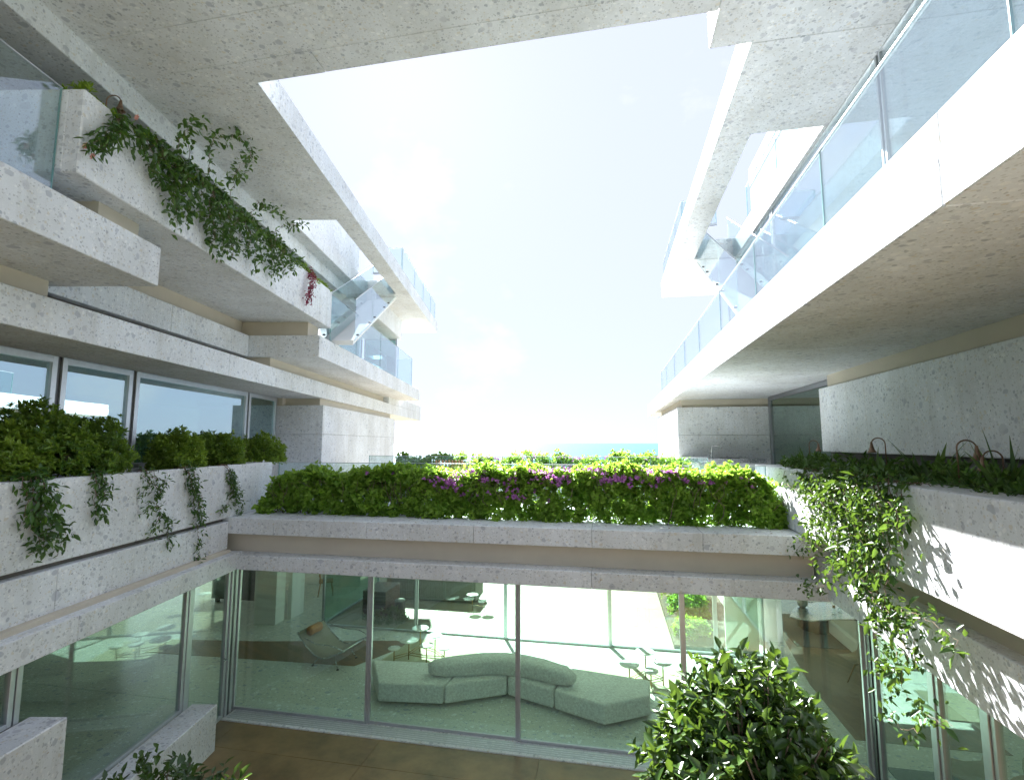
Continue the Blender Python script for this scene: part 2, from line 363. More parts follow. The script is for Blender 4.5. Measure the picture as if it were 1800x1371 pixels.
def clad(t, name, x0, x1, y0, y1, z0, z1, along='y', cuts=None, step=2.7, m='stone', b=.008, gap=.005, parent=None):
    """a stone member made of separate panels with open joints over a recessed core"""
    x0, x1 = min(x0, x1), max(x0, x1); y0, y1 = min(y0, y1), max(y0, y1)
    e = .02
    core = t.part(name, B1(x0 + e, x1 - e, y0 + e, y1 - e, z0 + e, z1 - e, b=0), 'stone_core', parent)
    a0, a1 = (y0, y1) if along == 'y' else (x0, x1)
    if cuts is None:
        n = max(1, round((a1 - a0) / step)); cuts = [a0 + (a1 - a0) * i / n for i in range(1, n)]
    ed = [a0] + sorted(c for c in cuts if a0 < c < a1) + [a1]
    for i in range(len(ed) - 1):
        p0, p1 = ed[i] + (gap / 2 if i else 0), ed[i + 1] - (gap / 2 if i < len(ed) - 2 else 0)
        mb = B1(x0, x1, p0, p1, z0, z1, b=b) if along == 'y' else B1(p0, p1, y0, y1, z0, z1, b=b)
        t.part('stone_panel', mb, m, core)
    return core

# ------------------------------------------------------------------ the setting
def sheet(name, x0, x1, y0, y1, z, m, kind='structure'):
    return solo(name, MB().add([(x0, y0, z), (x1, y0, z), (x1, y1, z), (x0, y1, z)], [(0, 1, 2, 3)]), m, kind=kind)
def build_setting():
    # land: level round the house, falling to the shore beyond the terrace
    xs = [-6000, -900, -300, -120, -60, -30, 0, 30, 60, 120, 300, 900, 6000]
    ys = [(-6000, -.3), (-800, -.3), (-60, -.3), (20, -.3), (34, -.3), (40, -1.2), (60, -6), (90, -14), (120, -19), (150, -24)]
    vs = [(x, y, z) for y, z in ys for x in xs]; n = len(xs)
    fs = [(j * n + i, j * n + i + 1, (j + 1) * n + i + 1, (j + 1) * n + i) for j in range(len(ys) - 1) for i in range(n - 1)]
    solo('ground', MB().add(vs, fs), 'ground', kind='structure')
    m, nt, b, nd, lk = mat('sea_water')
    b.inputs['Base Color'].default_value = (.03, .11, .17, 1); b.inputs['Roughness'].default_value = .32; b.inputs['IOR'].default_value = 1.33; b.inputs['Specular IOR Level'].default_value = .12
    geo = N(nd, 'ShaderNodeNewGeometry')
    w1 = N(nd, 'ShaderNodeTexNoise', Scale=.12, Detail=6.0, Roughness=.65); lk.new(geo.outputs['Position'], w1.inputs['Vector'])
    bp = N(nd, 'ShaderNodeBump', Strength=.5, Distance=1.2); lk.new(w1.outputs['Fac'], bp.inputs['Height']); lk.new(bp.outputs[0], b.inputs['Normal'])
    M['sea'] = m
    sheet('sea', -40000, 40000, 95, 50000, -16, 'sea')
build_setting()

# ------------------------------------------------------------------ architecture helpers
def fbox(axis, c0, c1, a0, a1, z0, z1, b=.003):
    """box by plane coordinate c, run coordinate a and height; axis 'x': the plane is x = c"""
    return B1(c0, c1, a0, a1, z0, z1, b=b) if axis == 'x' else B1(a0, a1, c0, c1, z0, z1, b=b)
def window(t, axis, c, a0, a1, z0, z1, pane='pane', fw=.055, dep=.07, fm='alu', name='window', sill=None, head=None):
    mb = MB(); s = sill or fw; h = head or fw
    for q in ((a0, a0 + fw, z0, z1), (a1 - fw, a1, z0, z1), (a0 + fw, a1 - fw, z0, z0 + s), (a0 + fw, a1 - fw, z1 - h, z1)):
        k = fbox(axis, c - dep / 2, c + dep / 2, q[0], q[1], q[2], q[3]); mb.add(k.v, k.f)
    w = t.part(name, mb, fm)
    t.part('pane', fbox(axis, c - .008, c + .008, a0 + fw - .01, a1 - fw + .01, z0 + s - .01, z1 - h + .01, b=0), pane, w)
    return w
def balustrade(t, axis, c, edges, z0, z1, cap=True, name='balustrade'):
    th = .012; mb = MB()
    k = fbox(axis, c - .016, c + .016, edges[0], edges[-1], z1, z1 + .012, b=.002); mb.add(k.v, k.f)
    k = fbox(axis, c - .022, c + .022, edges[0], edges[-1], z0 - .03, z0 + .03, b=.002); mb.add(k.v, k.f)
    r = t.part(name, mb, 'alu')
    for i in range(len(edges) - 1):
        g = t.part('glass_panel', fbox(axis, c - th / 2, c + th / 2, edges[i] + .006, edges[i + 1] - .006, z0, z1, b=0), 'pane_clear', r)
    for e in edges[1:-1] + [edges[0] + .008, edges[-1] - .008]:
        t.part('glass_edge', fbox(axis, c - th / 2 - .001, c + th / 2 + .001, e - .0055, e + .0055, z0, z1, b=0), 'pane_edge', r)
    return r
def poly_panel(t, name, poly, z0, z1, m='stone', parent=None): return t.part(name, MB().prism(poly, z0, z1), m, parent)
def vY(v, Y): return (v, (Y - v * SS) / CS)        # left-frame point on plane v at world Y

VL = -5.48
ZP0, ZP1 = 3.545, 4.53                             # planter walls
ZR, ZRT = 9.84, 10.30                              # roof soffit and top
NEAR = -1.0

# ------------------------------------------------------------------ left building
lb = left_thing('apartment_building', 'stone terraced building with planted balconies, mirrored windows and a high planter of trailing vines', 'building', (VL, 10.0, 0.0))
P = lb.part
# ground floor: sill blocks, windows, beam
P('sill_block', B1(-5.33, -4.91, NEAR, 5.78, -.02, 1.98, b=.01), 'stone')
P('sill_block', B1(-5.33, -4.91, 5.785, 8.67, -.02, .70, b=.01), 'stone')
window(lb, 'x', -5.37, 2.6, 5.58, 1.98, 2.64, sill=.05)
window(lb, 'x', -5.37, -.5, 2.59, 1.98, 2.64, sill=.05)
window(lb, 'x', -5.37, 5.60, 8.42, .70, 2.64, sill=.05, fw=.06)
dr = window(lb, 'x', -5.37, 8.50, 9.62, .0, 2.64, name='door', fw=.07)
hb = MB().tube([(-5.33, 9.53, 1.05), (-5.27, 9.53, 1.05), (-5.27, 9.41, 1.05)], .011, 6); P('handle', hb, 'steel', dr)
P('post', B1(-5.42, -5.32, 8.425, 8.495, 0, 2.64, b=.004), 'alu')
for i, (a, b_) in enumerate(((9.63, 9.69), (9.70, 9.75), (9.76, 9.84))): P('post', B1(-5.43, -5.31, a, b_, 0, 2.64, b=.004), 'alu' if i != 1 else 'alu_dark')
P('wall', B1(-5.45, -5.29, NEAR, 5.56, -.3, 1.975, b=0), 'stone_core')
clad(lb, 'beam', -6.6, -5.20, NEAR, 9.74, 2.62, 2.92, step=3.1)
P('coping', B1(-6.5, -5.36, NEAR, 9.60, 2.915, 2.975, b=.004), 'plaster')
clad(lb, 'band', -6.6, -5.46, NEAR, 9.66, 2.97, 3.475, step=3.4)
P('shadow_joint', B1(-6.5, -5.60, NEAR, 10.2, 3.46, 3.56, b=0), 'stone_core')
# planter along the window terrace
clad(lb, 'planter_wall', -5.66, VL, NEAR, 11.3, ZP0, ZP1, cuts=[-1.2, 3.1, 7.35], b=.012)
P('planter_floor', B1(-6.7, -5.64, NEAR, 11.3, 3.5, 3.62, b=0), 'stone')
P('planter_wall', B1(-6.70, -6.56, NEAR, 11.3, 3.6, 4.50, b=.006), 'stone')
P('planter_end', B1(-6.58, -5.65, 11.12, 11.29, 3.6, ZP1 - .004, b=.01), 'stone')
# window wall of the middle floor
for a, b_ in ((-.5, 3.3), (3.4, 7.19), (7.27, 8.64), (8.72, 12.40), (12.48, 13.94)):
    window(lb, 'x', -6.76, a, b_, 4.52, 6.215, pane='pane_coat', fw=.085, dep=.10, head=.10)
for u in (3.35, 7.23, 8.68, 12.44): P('post', B1(-6.80, -6.74, u - .035, u + .035, 4.5, 6.22, b=.003), 'alu_dark')
P('wall', B1(-6.86, -6.71, NEAR, 14.1, 3.4, 4.52, b=.004), 'stone')
P('floor', B1(-12, -6.6, NEAR, 22, 3.30, 3.5, b=0), 'stone_floor')
P('wall', B1(-12.2, -12, NEAR, 22, 3.3, 9.9, b=0), 'white')
P('wall', B1(-12, -6.7, NEAR, NEAR + .2, -.2, 9.9, b=0), 'white')
# return wall by the sea
clad(lb, 'return_wall', -9, -5.46, 14.08, 22.4, 3.3, 5.20, step=9)
clad(lb, 'return_wall', -9, -5.46, 14.08, 22.4, 5.205, 6.02, step=9)
P('recess', B1(-9, -5.62, 14.22, 22.2, 6.0, 6.24, b=0), 'plaster')
P('recess', B1(-9, -6.6, 14.02, 14.3, 6.0, 6.24, b=0), 'plaster')
# ceiling edge beam of the middle floor
clad(lb, 'edge_slab', -12, VL, NEAR, 28.5, 6.22, 6.65, cuts=[-2, 3.7, 9.4, 15.1, 20.8])
clad(lb, 'end_planter', -6.4, VL - .004, 21.4, 28.45, 6.655, 7.06, step=4)
P('recess', B1(-12, -5.72, NEAR, 5.9, 6.64, 6.94, b=0), 'plaster')
P('recess', B1(-12, -6.30, 5.88, 11.42, 6.64, 6.94, b=0), 'stone_core')
P('recess', B1(-12, -5.70, 11.40, 21.3, 6.64, 6.94, b=0), 'plaster')
# balcony slab: projecting near part, recessed middle, projecting far part
clad(lb, 'balcony_slab', -12, -4.53, NEAR, 6.12, 6.92, 7.42, step=6.1)
clad(lb, 'balcony_slab', -12, -6.16, 6.13, 11.28, 6.925, 7.415, step=2.6)
clad(lb, 'balcony_slab', -12, -4.53, 11.29, 23.2, 6.92, 7.42, step=6)
# upper planter
P('support', B1(-6.6, -4.90, 5.57, 6.20, 7.415, 7.775, b=.004), 'plaster')
P('recess', B1(-12, -6.42, 6.19, 11.45, 7.40, 7.78, b=0), 'plaster')
P('recess', B1(-12, -4.88, 11.46, 12.05, 7.41, 7.775, b=0), 'plaster')
P('planter_floor', B1(-7.0, -4.62, 4.95, 12.12, 7.772, 7.90, b=.003), 'stone')
clad(lb, 'planter_wall', -4.78, -4.60, 4.93, 12.14, 7.77, 8.71, cuts=[], b=.012)
P('planter_end', B1(-5.7, -4.775, 4.932, 5.10, 7.775, 8.706, b=.008), 'stone')
P('planter_end', B1(-5.7, -4.775, 11.97, 12.135, 7.775, 8.706, b=.008), 'stone')
P('planter_wall', B1(-5.85, -5.69, 4.94, 12.13, 7.775, 8.70, b=.008), 'stone')
balustrade(lb, 'x', -4.84, [-1.0, .2, 2.6, 4.92], 7.40, 8.70)
balustrade(lb, 'x', -4.62, [12.15, 14.2, 16.75, 19.25, 21.85], 7.40, 8.66)
balustrade(lb, 'y', 21.87, [-6.5, -4.64], 7.40, 8.66)
# top floor: windows, lower ceiling, header
for a, b_ in ((-1.0, 1.0), (1.1, 4.7), (4.8, 8.3), (8.4, 11.9), (12.0, 15.8)):
    window(lb, 'x', -6.62, a, b_, 7.40, 9.5, pane='pane_coat', fw=.06)
clad(lb, 'ceiling_beam', -12, -5.30, NEAR, 16.0, 9.49, ZR + .02, step=5.5)
clad(lb, 'ceiling_beam', -12, -4.62, 16.02, 19.8, 9.10, ZR + .02, step=5.5)
window(lb, 'x', -6.2, 16.1, 19.7, 7.40, 9.1, pane='pane_coat', fw=.06)
window(lb, 'y', 19.75, -6.1, -4.8, 7.40, 9.1, pane='pane_coat', fw=.05)
# roof with stair opening
rf = P('roof', B1(-11.9, -5.6, 8.0, 21.5, ZR + .03, ZRT - .03, b=0), 'stone_core')
VO = -3.53
g = .003
poly_panel(lb, 'roof_panel', [vY(VO, 5.575), (VO, 10.55 - g), (-12, 10.55 - g), vY(-12, 5.575)], ZR, ZRT, parent=rf)
P('roof_panel', B1(-3.975, VO, 10.55 + g, 16.05 - g, ZR, ZRT, b=.008), 'stone', rf)
P('roof_panel', B1(-12, -4.975, 10.55 + g, 16.05 - g, ZR, ZRT, b=.008), 'stone', rf)
P('roof_panel', B1(-12, VO, 16.05 + g, 21.85, ZR, ZRT, b=.008), 'stone', rf)
P('bulkhead', B1(-9, -5.08, 10.5, 15.6, ZRT - .02, 11.9, b=.01), 'stone')
balustrade(lb, 'x', -3.62, [15.35, 17.3, 18.9, 20.6, 21.7], ZRT, 11.12)
balustrade(lb, 'y', 15.36, [-4.55, -3.64], ZRT, 11.12)
def stair(t, axis, c0, c1, a0, z0, a1, z1, n):
    q = [(a0, z0 - .16), (a1, z1 - .16), (a1, z1 - .04), (a0, z0 - .04)]
    vs = [((c, a, z) if axis == 'x' else (a, c, z)) for c in (c0 + .03, c1 - .03) for a, z in q]
    t.part('stair_flight', MB().add(vs, [(0, 1, 2, 3), (7, 6, 5, 4), (0, 4, 5, 1), (1, 5, 6, 2), (2, 6, 7, 3), (3, 7, 4, 0)]), 'white')
    for c in (c0, c1):
        mb = MB(); lo = .06; hi = 1.0; nseg = 3
        gr = None
        for k in range(nseg):
            fa, fb = k / nseg + .004, (k + 1) / nseg - .004
            A, Bq = a0 + (a1 - a0) * fa, a0 + (a1 - a0) * fb; za, zb = z0 + (z1 - z0) * fa, z0 + (z1 - z0) * fb
            q = [(A, za - lo), (Bq, zb - lo), (Bq, zb + hi), (A, za + hi)]
            vs = [((c + d, a, z) if axis == 'x' else (a, c + d, z)) for d in (-.007, .007) for a, z in q]
            pm = MB().add(vs, [(0, 1, 2, 3), (7, 6, 5, 4), (0, 4, 5, 1), (1, 5, 6, 2), (2, 6, 7, 3), (3, 7, 4, 0)])
            gp = t.part('stair_guard', pm, 'pane_clear')
            for fx in (.15, .85):
                for hz in (.02,):
                    a = A + (Bq - A) * fx; z = za + (zb - za) * fx + hz
                    p0 = (c - .03, a, z) if axis == 'x' else (a, c - .03, z); p1 = (c + .03, a, z) if axis == 'x' else (a, c + .03, z)
                    t.part('spacer', MB().tube([p0, p1], .022, 8), 'alu_dark', gp)
        ends = [(a0, z0 + hi + .01), (a1, z1 + hi + .01)]
        t.part('handrail', MB().tube([((c, a, z) if axis == 'x' else (a, c, z)) for a, z in ends], .014, 6), 'alu')
stair(lb, 'x', -4.92, -4.06, 12.3, 7.55, 16.7, 10.05, 17)

# ------------------------------------------------------------------ right building
rb = Thing('apartment_building', 'pale stone building with deep overhanging balcony slab and one long unbroken glass balustrade', 'building', loc=(3.1, 8, 0), origin=(3.1, 8, 0))
P = rb.part
# ground floor
clad(rb, 'beam', 3.10, 4.2, NEAR, 8.9, 2.66, 3.23, cuts=[-1, 3.6])
P('recess', B1(3.27, 4.2, NEAR, 8.72, 3.22, 3.58, b=0), 'plaster')
for a, b_ in ((-1.0, 1.3), (1.4, 4.6), (4.7, 6.22), (6.32, 7.12)): window(rb, 'x', 3.75, a, b_, 0, 2.70, fw=.06)
dr = window(rb, 'x', 3.75, 7.20, 8.62, 0, 2.70, name='door', fw=.075)
P('handle', MB().tube([(3.70, 8.5, 1.05), (3.64, 8.5, 1.05), (3.64, 8.38, 1.05)], .011, 6), 'steel', dr)
P('post', B1(3.70, 3.80, 8.63, 8.72, 0, 2.70, b=.004), 'alu_dark'); P('post', B1(3.69, 3.81, 8.73, 8.79, 0, 2.70, b=.004), 'alu')
P('post', B1(3.70, 3.80, 6.23, 6.31, 0, 2.70, b=.004), 'alu'); P('post', B1(3.70, 3.80, 7.13, 7.19, 0, 2.70, b=.004), 'alu')
P('ceiling', B1(3.3, 12, NEAR, 18.5, 2.70, 2.9, b=0), 'white')
P('wall', B1(11.8, 12, NEAR, 18.5, -.2, 9.8, b=0), 'white')
P('wall', B1(3.4, 12, NEAR, NEAR + .2, -.2, 9.8, b=0), 'white')
# planter
clad(rb, 'planter_wall', 2.85, 3.05, NEAR, 10.95, 3.56, ZP1, cuts=[-1.0, 3.35, 7.3], b=.012)
P('coping', B1(3.04, 3.34, NEAR, 6.9, 4.44, ZP1 - .004, b=.006), 'stone')
P('planter_floor', B1(3.0, 4.3, NEAR, 10.9, 3.5, 3.65, b=0), 'stone')
P('planter_end', B1(3.05, 4.3, 10.75, 10.94, 3.5, ZP1 - .004, b=.01), 'stone')
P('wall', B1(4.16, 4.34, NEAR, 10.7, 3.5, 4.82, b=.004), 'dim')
clad(rb, 'wall_panel', 4.0, 4.14, NEAR, 10.66, 4.79, 6.0, cuts=[2.2], b=.01)
P('recess', B1(4.06, 4.4, NEAR, 10.4, 5.98, 6.24, b=0), 'plaster')
P('wall', B1(4.30, 4.45, NEAR, 10.5, 4.8, 6.24, b=0), 'white')
P('floor', B1(4.2, 12, NEAR, 24.5, 3.3, 3.5, b=0), 'stone_floor')
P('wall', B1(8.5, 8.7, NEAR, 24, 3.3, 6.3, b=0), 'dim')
window(rb, 'x', 4.36, 10.72, 14.95, 3.45, 6.22, fw=.10, dep=.1, fm='alu_mid', pane='pane_green')
P('floor', B1(1.9, 4.5, 10.95, 15.6, 3.3, 3.5, b=0), 'stone_floor')
clad(rb, 'return_wall', 1.95, 8, 15.4, 21.6, 3.2, 5.18, step=20, along='y')
clad(rb, 'return_wall', 1.95, 8, 15.4, 21.6, 5.185, 6.0, step=20, along='y')
P('recess', B1(2.09, 8, 15.52, 21.4, 5.98, 6.24, b=0), 'plaster')
# overhanging slab with upstand and glass
clad(rb, 'balcony_slab', 1.80, 12, NEAR, 24.9, 6.23, 6.56, cuts=[-1.3, 3.0, 7.3, 11.6, 15.9, 20.2])
P('slab_shadow_joint', B1(1.83, 2.2, NEAR, 24.88, 6.555, 6.575, b=0), 'stone_core')
clad(rb, 'upstand', 1.815, 2.25, NEAR, 24.89, 6.565, 6.78, cuts=[-1.3, 3.0, 7.3, 11.6, 15.9, 20.2])
balustrade(rb, 'x', 1.90, [-1.0, .46, 2.58, 4.70, 6.83, 8.95, 11.08, 13.2, 15.3, 17.4, 19.1], 6.74, 7.55)
for a, b_ in ((-1.0, 2.3), (2.35, 6.6), (6.65, 10.9), (10.95, 15.0)):
    window(rb, 'x', 3.43, a, b_, 6.55, ZR + .01, pane='pane_sky', fw=.035, dep=.06)
    P('curtain', B1(3.66, 3.70, a + .05, b_ - .05, 6.56, ZR, b=0), 'fill_cloth')  # no curtain known here; white sheet added to brighten the glass
P('wall', B1(3.5, 12, 15.0, 15.2, 6.5, ZR + .05, b=0), 'white')
# roof with stair opening; the near part is a little wider
rf = P('roof', B1(3.9, 11.9, NEAR + .2, 16.9, ZR + .03, ZRT + .02, b=0), 'stone_core')
ZT2 = 10.36
for q in ((1.31, 12, NEAR, 6.14 - g), (1.80, 12, 6.14 + g, 8.10 - g), (1.80, 2.30, 8.10 + g, 13.65 - g), (3.35, 12, 8.10 + g, 13.65 - g), (1.80, 12, 13.65 + g, 17.15)):
    P('roof_panel', B1(*q, ZR, ZT2, b=.008), 'stone', rf)
P('bulkhead', B1(3.45, 8, 8.0, 12.5, ZT2 - .02, 11.6, b=.01), 'stone')
balustrade(rb, 'x', 1.88, [12.7, 14.0, 15.5, 17.0], ZT2, 11.02)
balustrade(rb, 'y', 12.69, [1.90, 2.7], ZT2, 11.02)
balustrade(rb, 'x', 3.40, [8.2, 10.4, 12.6], ZT2, 11.2)
stair(rb, 'x', 2.38, 3.28, 9.7, 7.35, 14.1, 10.1, 16)

# ------------------------------------------------------------------ bridge room between the two buildings
bw = Thing('bridge_room', 'glass-walled living room under a planted bridge deck joining the two stone buildings', 'building', loc=(-2, 8.5, 0), origin=(-2, 8.5, 0))
P = bw.part
cuts = [on_Y(x, 935, 8.5).x for x in (480, 643, 832, 1040, 1235)]
clad(bw, 'deck_slab', -8.6, 3.25, 8.50, 13.9, 3.25, 3.545, along='x', cuts=cuts)
P('recess', B1(-7.9, 3.05, 8.74, 13.3, 2.88, 3.27, b=0), 'plaster')
cuts = [on_Y(x, 1030, 8.4).x for x in (640, 1040)]
clad(bw, 'beam', -7.06, 3.14, 8.40, 9.0, 2.63, 2.89, along='x', cuts=cuts)
clad(bw, 'beam', -8.3, 3.5, 12.95, 13.4, 2.66, 2.95, along='x', step=3)
P('ceiling', B1(-12, 3.3, 9.0, 13.0, 2.655, 2.9, b=0), 'white')
mx_ = [-7.08, -4.35, -1.62, 1.08, 3.70]
for i in range(4):
    window(bw, 'y', 8.80 + .03 * (i % 2), mx_[i], mx_[i + 1], .0, 2.66, fw=.045, dep=.05, sill=.05, name='sliding_door')
fx = [-7.85, -5.14, -2.72, -.10, 2.35, 3.42]
for i in range(5):
    window(bw, 'y', 13.05 + .03 * (i % 2), fx[i], fx[i + 1], .0, 2.68, fw=.045, dep=.05, sill=.05, name='sliding_door')
P('threshold', B1(-7.0, 3.7, 8.43, 8.86, -.05, .002, b=.003), 'stone')
for k in range(5): P('track', B1(-6.95, 3.68, 8.50 + k * .055, 8.53 + k * .055, -.01, .008, b=.002), 'alu')
balustrade(bw, 'y', 10.12, [-7.3, -4.6, -2.0, .6, 2.82], 3.54, 4.52)
balustrade(bw, 'y', 13.42, [-6.8, -4.2, -1.6, 1.0, 2.4], 3.54, 4.59)
P('planter_wall', B1(-6.6, 2.3, 13.55, 13.66, 3.3, 4.28, b=.006), 'stone'); P('planter_wall', B1(-6.6, 2.3, 14.25, 14.36, 3.3, 4.28, b=.006), 'stone')
P('planter_floor', B1(-6.6, 2.3, 13.6, 14.3, 3.25, 3.5, b=0), 'stone')
# lattice screen seen over the near hedge
for k in range(9): P('screen_slat', B1(-4.6 + k * .09, -4.56 + k * .09, 12.85, 12.9, 3.54, 4.50, b=.003), 'oak')
# inner columns and partitions
P('column', B1(-9.80, -9.12, 12.80, 13.2, 0, 2.67, b=.006), 'white'); P('column', B1(-9.10, -8.98, 13.3, 13.9, 0, 2.67, b=.004), 'white')
P('column', B1(3.42, 4.14, 14.15, 14.5, 0, 2.72, b=.006), 'white'); P('column', B1(2.62, 3.36, 13.3, 13.36, 0, 2.66, b=.004), 'white')

# ------------------------------------------------------------------ high roof bridge
tb = Thing('roof_bridge', 'broad stone roof slab crossing high overhead between the two roofs', 'roof slab', loc=(-2, 4.0, ZR), origin=(-2, 4.0, ZR))
ys = [2.5, 3.5, 4.55, 5.20, 5.57]
core = tb.part('core', MB().prism([(left(*vY(-5.0, 2.6))[:2]), (1.2, 2.6), (1.2, 5.5), (left(*vY(-5.0, 5.5))[:2])], ZR + .03, ZRT - .02), 'stone_core')
for i in range(len(ys) - 1):
    a, b_ = ys[i] + g, ys[i + 1] - (g if i < len(ys) - 2 else 0)
    xl0, xl1 = left(*vY(-5.6, a)).x, left(*vY(-5.6, b_)).x
    # staggered joint across the strip
    xm = -3.6 + 1.9 * (i % 3)
    tb.part('stone_panel', MB().prism([(xl0, a), (xm - g, a), (xm - g, b_), (xl1, b_)], ZR - .003, ZRT - .01), 'stone', core)
    tb.part('stone_panel', B1(xm + g, 1.305, a, b_, ZR - .003, ZRT - .01, b=.006), 'stone', core)

# ------------------------------------------------------------------ unseen wing behind the viewer, added to bounce light, kept low for skylight
rw = Thing('added_low_wing', 'plain unseen stone wing added at the back, kept low to let skylight in', 'building', loc=(-1.5, -4, 0), origin=(-1.5, -4, 0))
rw.part('wall', B1(-9, 5, -6.4, -5.9, -.3, 3.44, b=.01), 'stone')
rw.part('terrace_slab', B1(-7, 3.2, -6, -1.2, 3.15, 3.45, b=.01), 'stone')

# ------------------------------------------------------------------ floors
def paved(name, xs, ys, z, m, gap=.005, th=.04):
    root = solo(name, B1(xs[0], xs[-1], ys[0], ys[-1], z - th - .06, z - .012, b=0), 'stone_core', kind='structure')
    for i in range(len(xs) - 1):
        for j in range(len(ys) - 1):
            me = mesh_from(B1(xs[i] + gap / 2, xs[i + 1] - gap / 2, ys[j] + gap / 2, ys[j + 1] - gap / 2, z - th, z, b=.002), 'paving_slab')
            obj_of('paving_slab', me, M[m], root)
paved('courtyard_paving', [-9.0, -6.6, -3.9, -1.2, 1.5, 4.2], [-6, -3, 0, 2.2, 4.24, 5.28, 6.32, 7.02, 7.72, 8.42], -.012, 'paver')
paved('terrace_paving', [-14, -10.6, -8.0, -5.4, -2.8, -.2, 1.43], [13.10, 14.66, 16.2, 17.75, 19.3, 20.85, 22.4, 24.0, 26], -.012, 'terrace')
sheet('terrace_edge', -40, 40, 26.0, 33.5, -.06, 'terrace')
solo('interior_floor', B1(-16, 12, 8.865, 13.09, -.2, 0, b=0), 'stone_floor', kind='structure')
solo('interior_floor', MB().prism([tuple(left(-12, -5.8)[:2]), tuple(left(-5.46, -5.8)[:2]), tuple(left(*vY(-5.46, 8.855))[:2]), tuple(left(*vY(-12, 8.855))[:2])], -.2, 0), 'stone_floor', kind='structure')
solo('interior_floor', B1(3.85, 11.8, -5.8, 8.855, -.2, 0, b=0), 'stone_floor', kind='structure')
solo('interior_floor', B1(3.42, 11.8, 13.10, 18.6, -.2, 0, b=0), 'stone_floor', kind='structure')
solo('wood_inlay', MB().prism([(-11, 10.62), (-5.72, 10.88), (-4.95, 12.3), (-5.4, 12.42), (-8.6, 11.75), (-11, 11.4)], .001, .006), 'parquet', kind='structure')
solo('wood_inlay', MB().prism([(3.94, 9.92), (6.2, 9.92), (6.2, 12.6), (4.9, 15.6), (4.36, 15.6), (3.94, 11.9)], .001, .006), 'parquet2', kind='structure')
solo('planting_bed', B1(1.45, 3.3, 13.45, 21, -.1, .02, b=0), 'soil', kind='structure')

# ------------------------------------------------------------------ leaves
def leaf_mesh(name, Pt, D, U, Ln, Wd, var, fold=.25, shape='ovate', curl=.15):
    """many leaves as one mesh: Pt base, D direction, U up-ish normal, lengths and widths; 6 vertices, 4 faces each"""
    n = len(Pt); D = D / np.maximum(1e-6, np.linalg.norm(D, axis=1, keepdims=True))
    S = np.cross(D, U); S /= np.maximum(1e-6, np.linalg.norm(S, axis=1, keepdims=True)); Nn = np.cross(S, D)
    L = Ln[:, None]; W = Wd[:, None] * .5
    mid = .42 if shape == 'ovate' else .5
    base = Pt; c = Pt + D * L * mid + Nn * 0; tip = Pt + D * L - Nn * L * curl
    l = Pt + D * L * mid + S * W + Nn * W * fold * 2; r = Pt + D * L * mid - S * W + Nn * W * fold * 2
    l2 = Pt + D * L * (mid + .30) + S * W * .72 + Nn * (W * fold - L * curl * .3); r2 = Pt + D * L * (mid + .30) - S * W * .72 + Nn * (W * fold - L * curl * .3)
    V = np.stack([base, l, l2, tip, r2, r], axis=1).reshape(-1, 3)
    o = (np.arange(n) * 6)[:, None]
    F = np.concatenate([o + np.array([0, 1, 2]), o + np.array([0, 2, 3]), o + np.array([0, 3, 4]), o + np.array([0, 4, 5])], axis=1).reshape(-1, 3)
    me = bpy.data.meshes.new(name); me.vertices.add(len(V)); me.vertices.foreach_set('co', V.astype(np.float32).ravel())
    me.loops.add(F.size); me.loops.foreach_set('vertex_index', F.astype(np.int32).ravel())
    me.polygons.add(len(F)); me.polygons.foreach_set('loop_start', np.arange(0, F.size, 3, dtype=np.int32)); me.polygons.foreach_set('loop_total', np.full(len(F), 3, np.int32))
    at = me.attributes.new('var', 'FLOAT', 'POINT'); at.data.foreach_set('value', np.repeat(var, 6).astype(np.float32))
    me.update(); me.validate(); return me
def rnd(n, s=1.0): return RNG.normal(size=(n, 3)) * s
def unit(a): return a / np.maximum(1e-6, np.linalg.norm(a, axis=1, keepdims=True))
def whorls(C, out, per, Ls, Wr, spread=.6, upb=.3, lift=.0):
    """rosettes: per leaves round each shoot tip C pointing along out"""
    n = len(C); C2 = np.repeat(C, per, 0); O = np.repeat(unit(out), per, 0)
    D = unit(O * (1 - spread) + unit(rnd(n * per)) * spread + np.array([0, 0, upb * .3]))
    U = unit(O + np.array([0, 0, .6]) + rnd(n * per, .35))
    L = np.abs(RNG.normal(Ls, Ls * .22, n * per)) + Ls * .15
    v = np.clip(np.repeat(RNG.random(n), per) * .6 + RNG.random(n * per) * .4, 0, 1)
    return C2 + rnd(n * per, Ls * .18), D, U, L, L * Wr, v
def cat(*A): return tuple(np.concatenate(x, 0) for x in zip(*A))
LEAFS = {}
def single_leaf(kind, k, L, Wr, fold=.22, curl=.15):
    """a shared one-leaf mesh in local axes (x along the leaf, z up)"""
    key = (kind, k)
    if key not in LEAFS:
        LEAFS[key] = leaf_mesh('leaf', np.zeros((1, 3)), np.array([[1., 0, 0]]), np.array([[0, 0, 1.]]), np.array([L]), np.array([L * Wr]), np.array([(k + .5) / 5]), fold, curl=curl)
        LEAFS[key].materials.append(M[kind])
    return LEAFS[key]
def put_leaf(kind, p, d, u, L, Wr, parent, var, base=.1):
    k = min(4, int(var * 5)); me = single_leaf(kind, k, base, Wr)
    o = bpy.data.objects.new('leaf', me); COL.objects.link(o); o.parent = parent
    d = Vector(d).normalized(); u = Vector(u); s = u.cross(d)
    s = s.normalized() if s.length > 1e-4 else Vector((0, 1, 0)); n = d.cross(s)
    m = Matrix((d, s, n)).transposed().to_4x4(); m = Matrix.Translation(Vector(p)) @ m @ Matrix.Scale(L / base, 4)
    o.matrix_local = m; return o
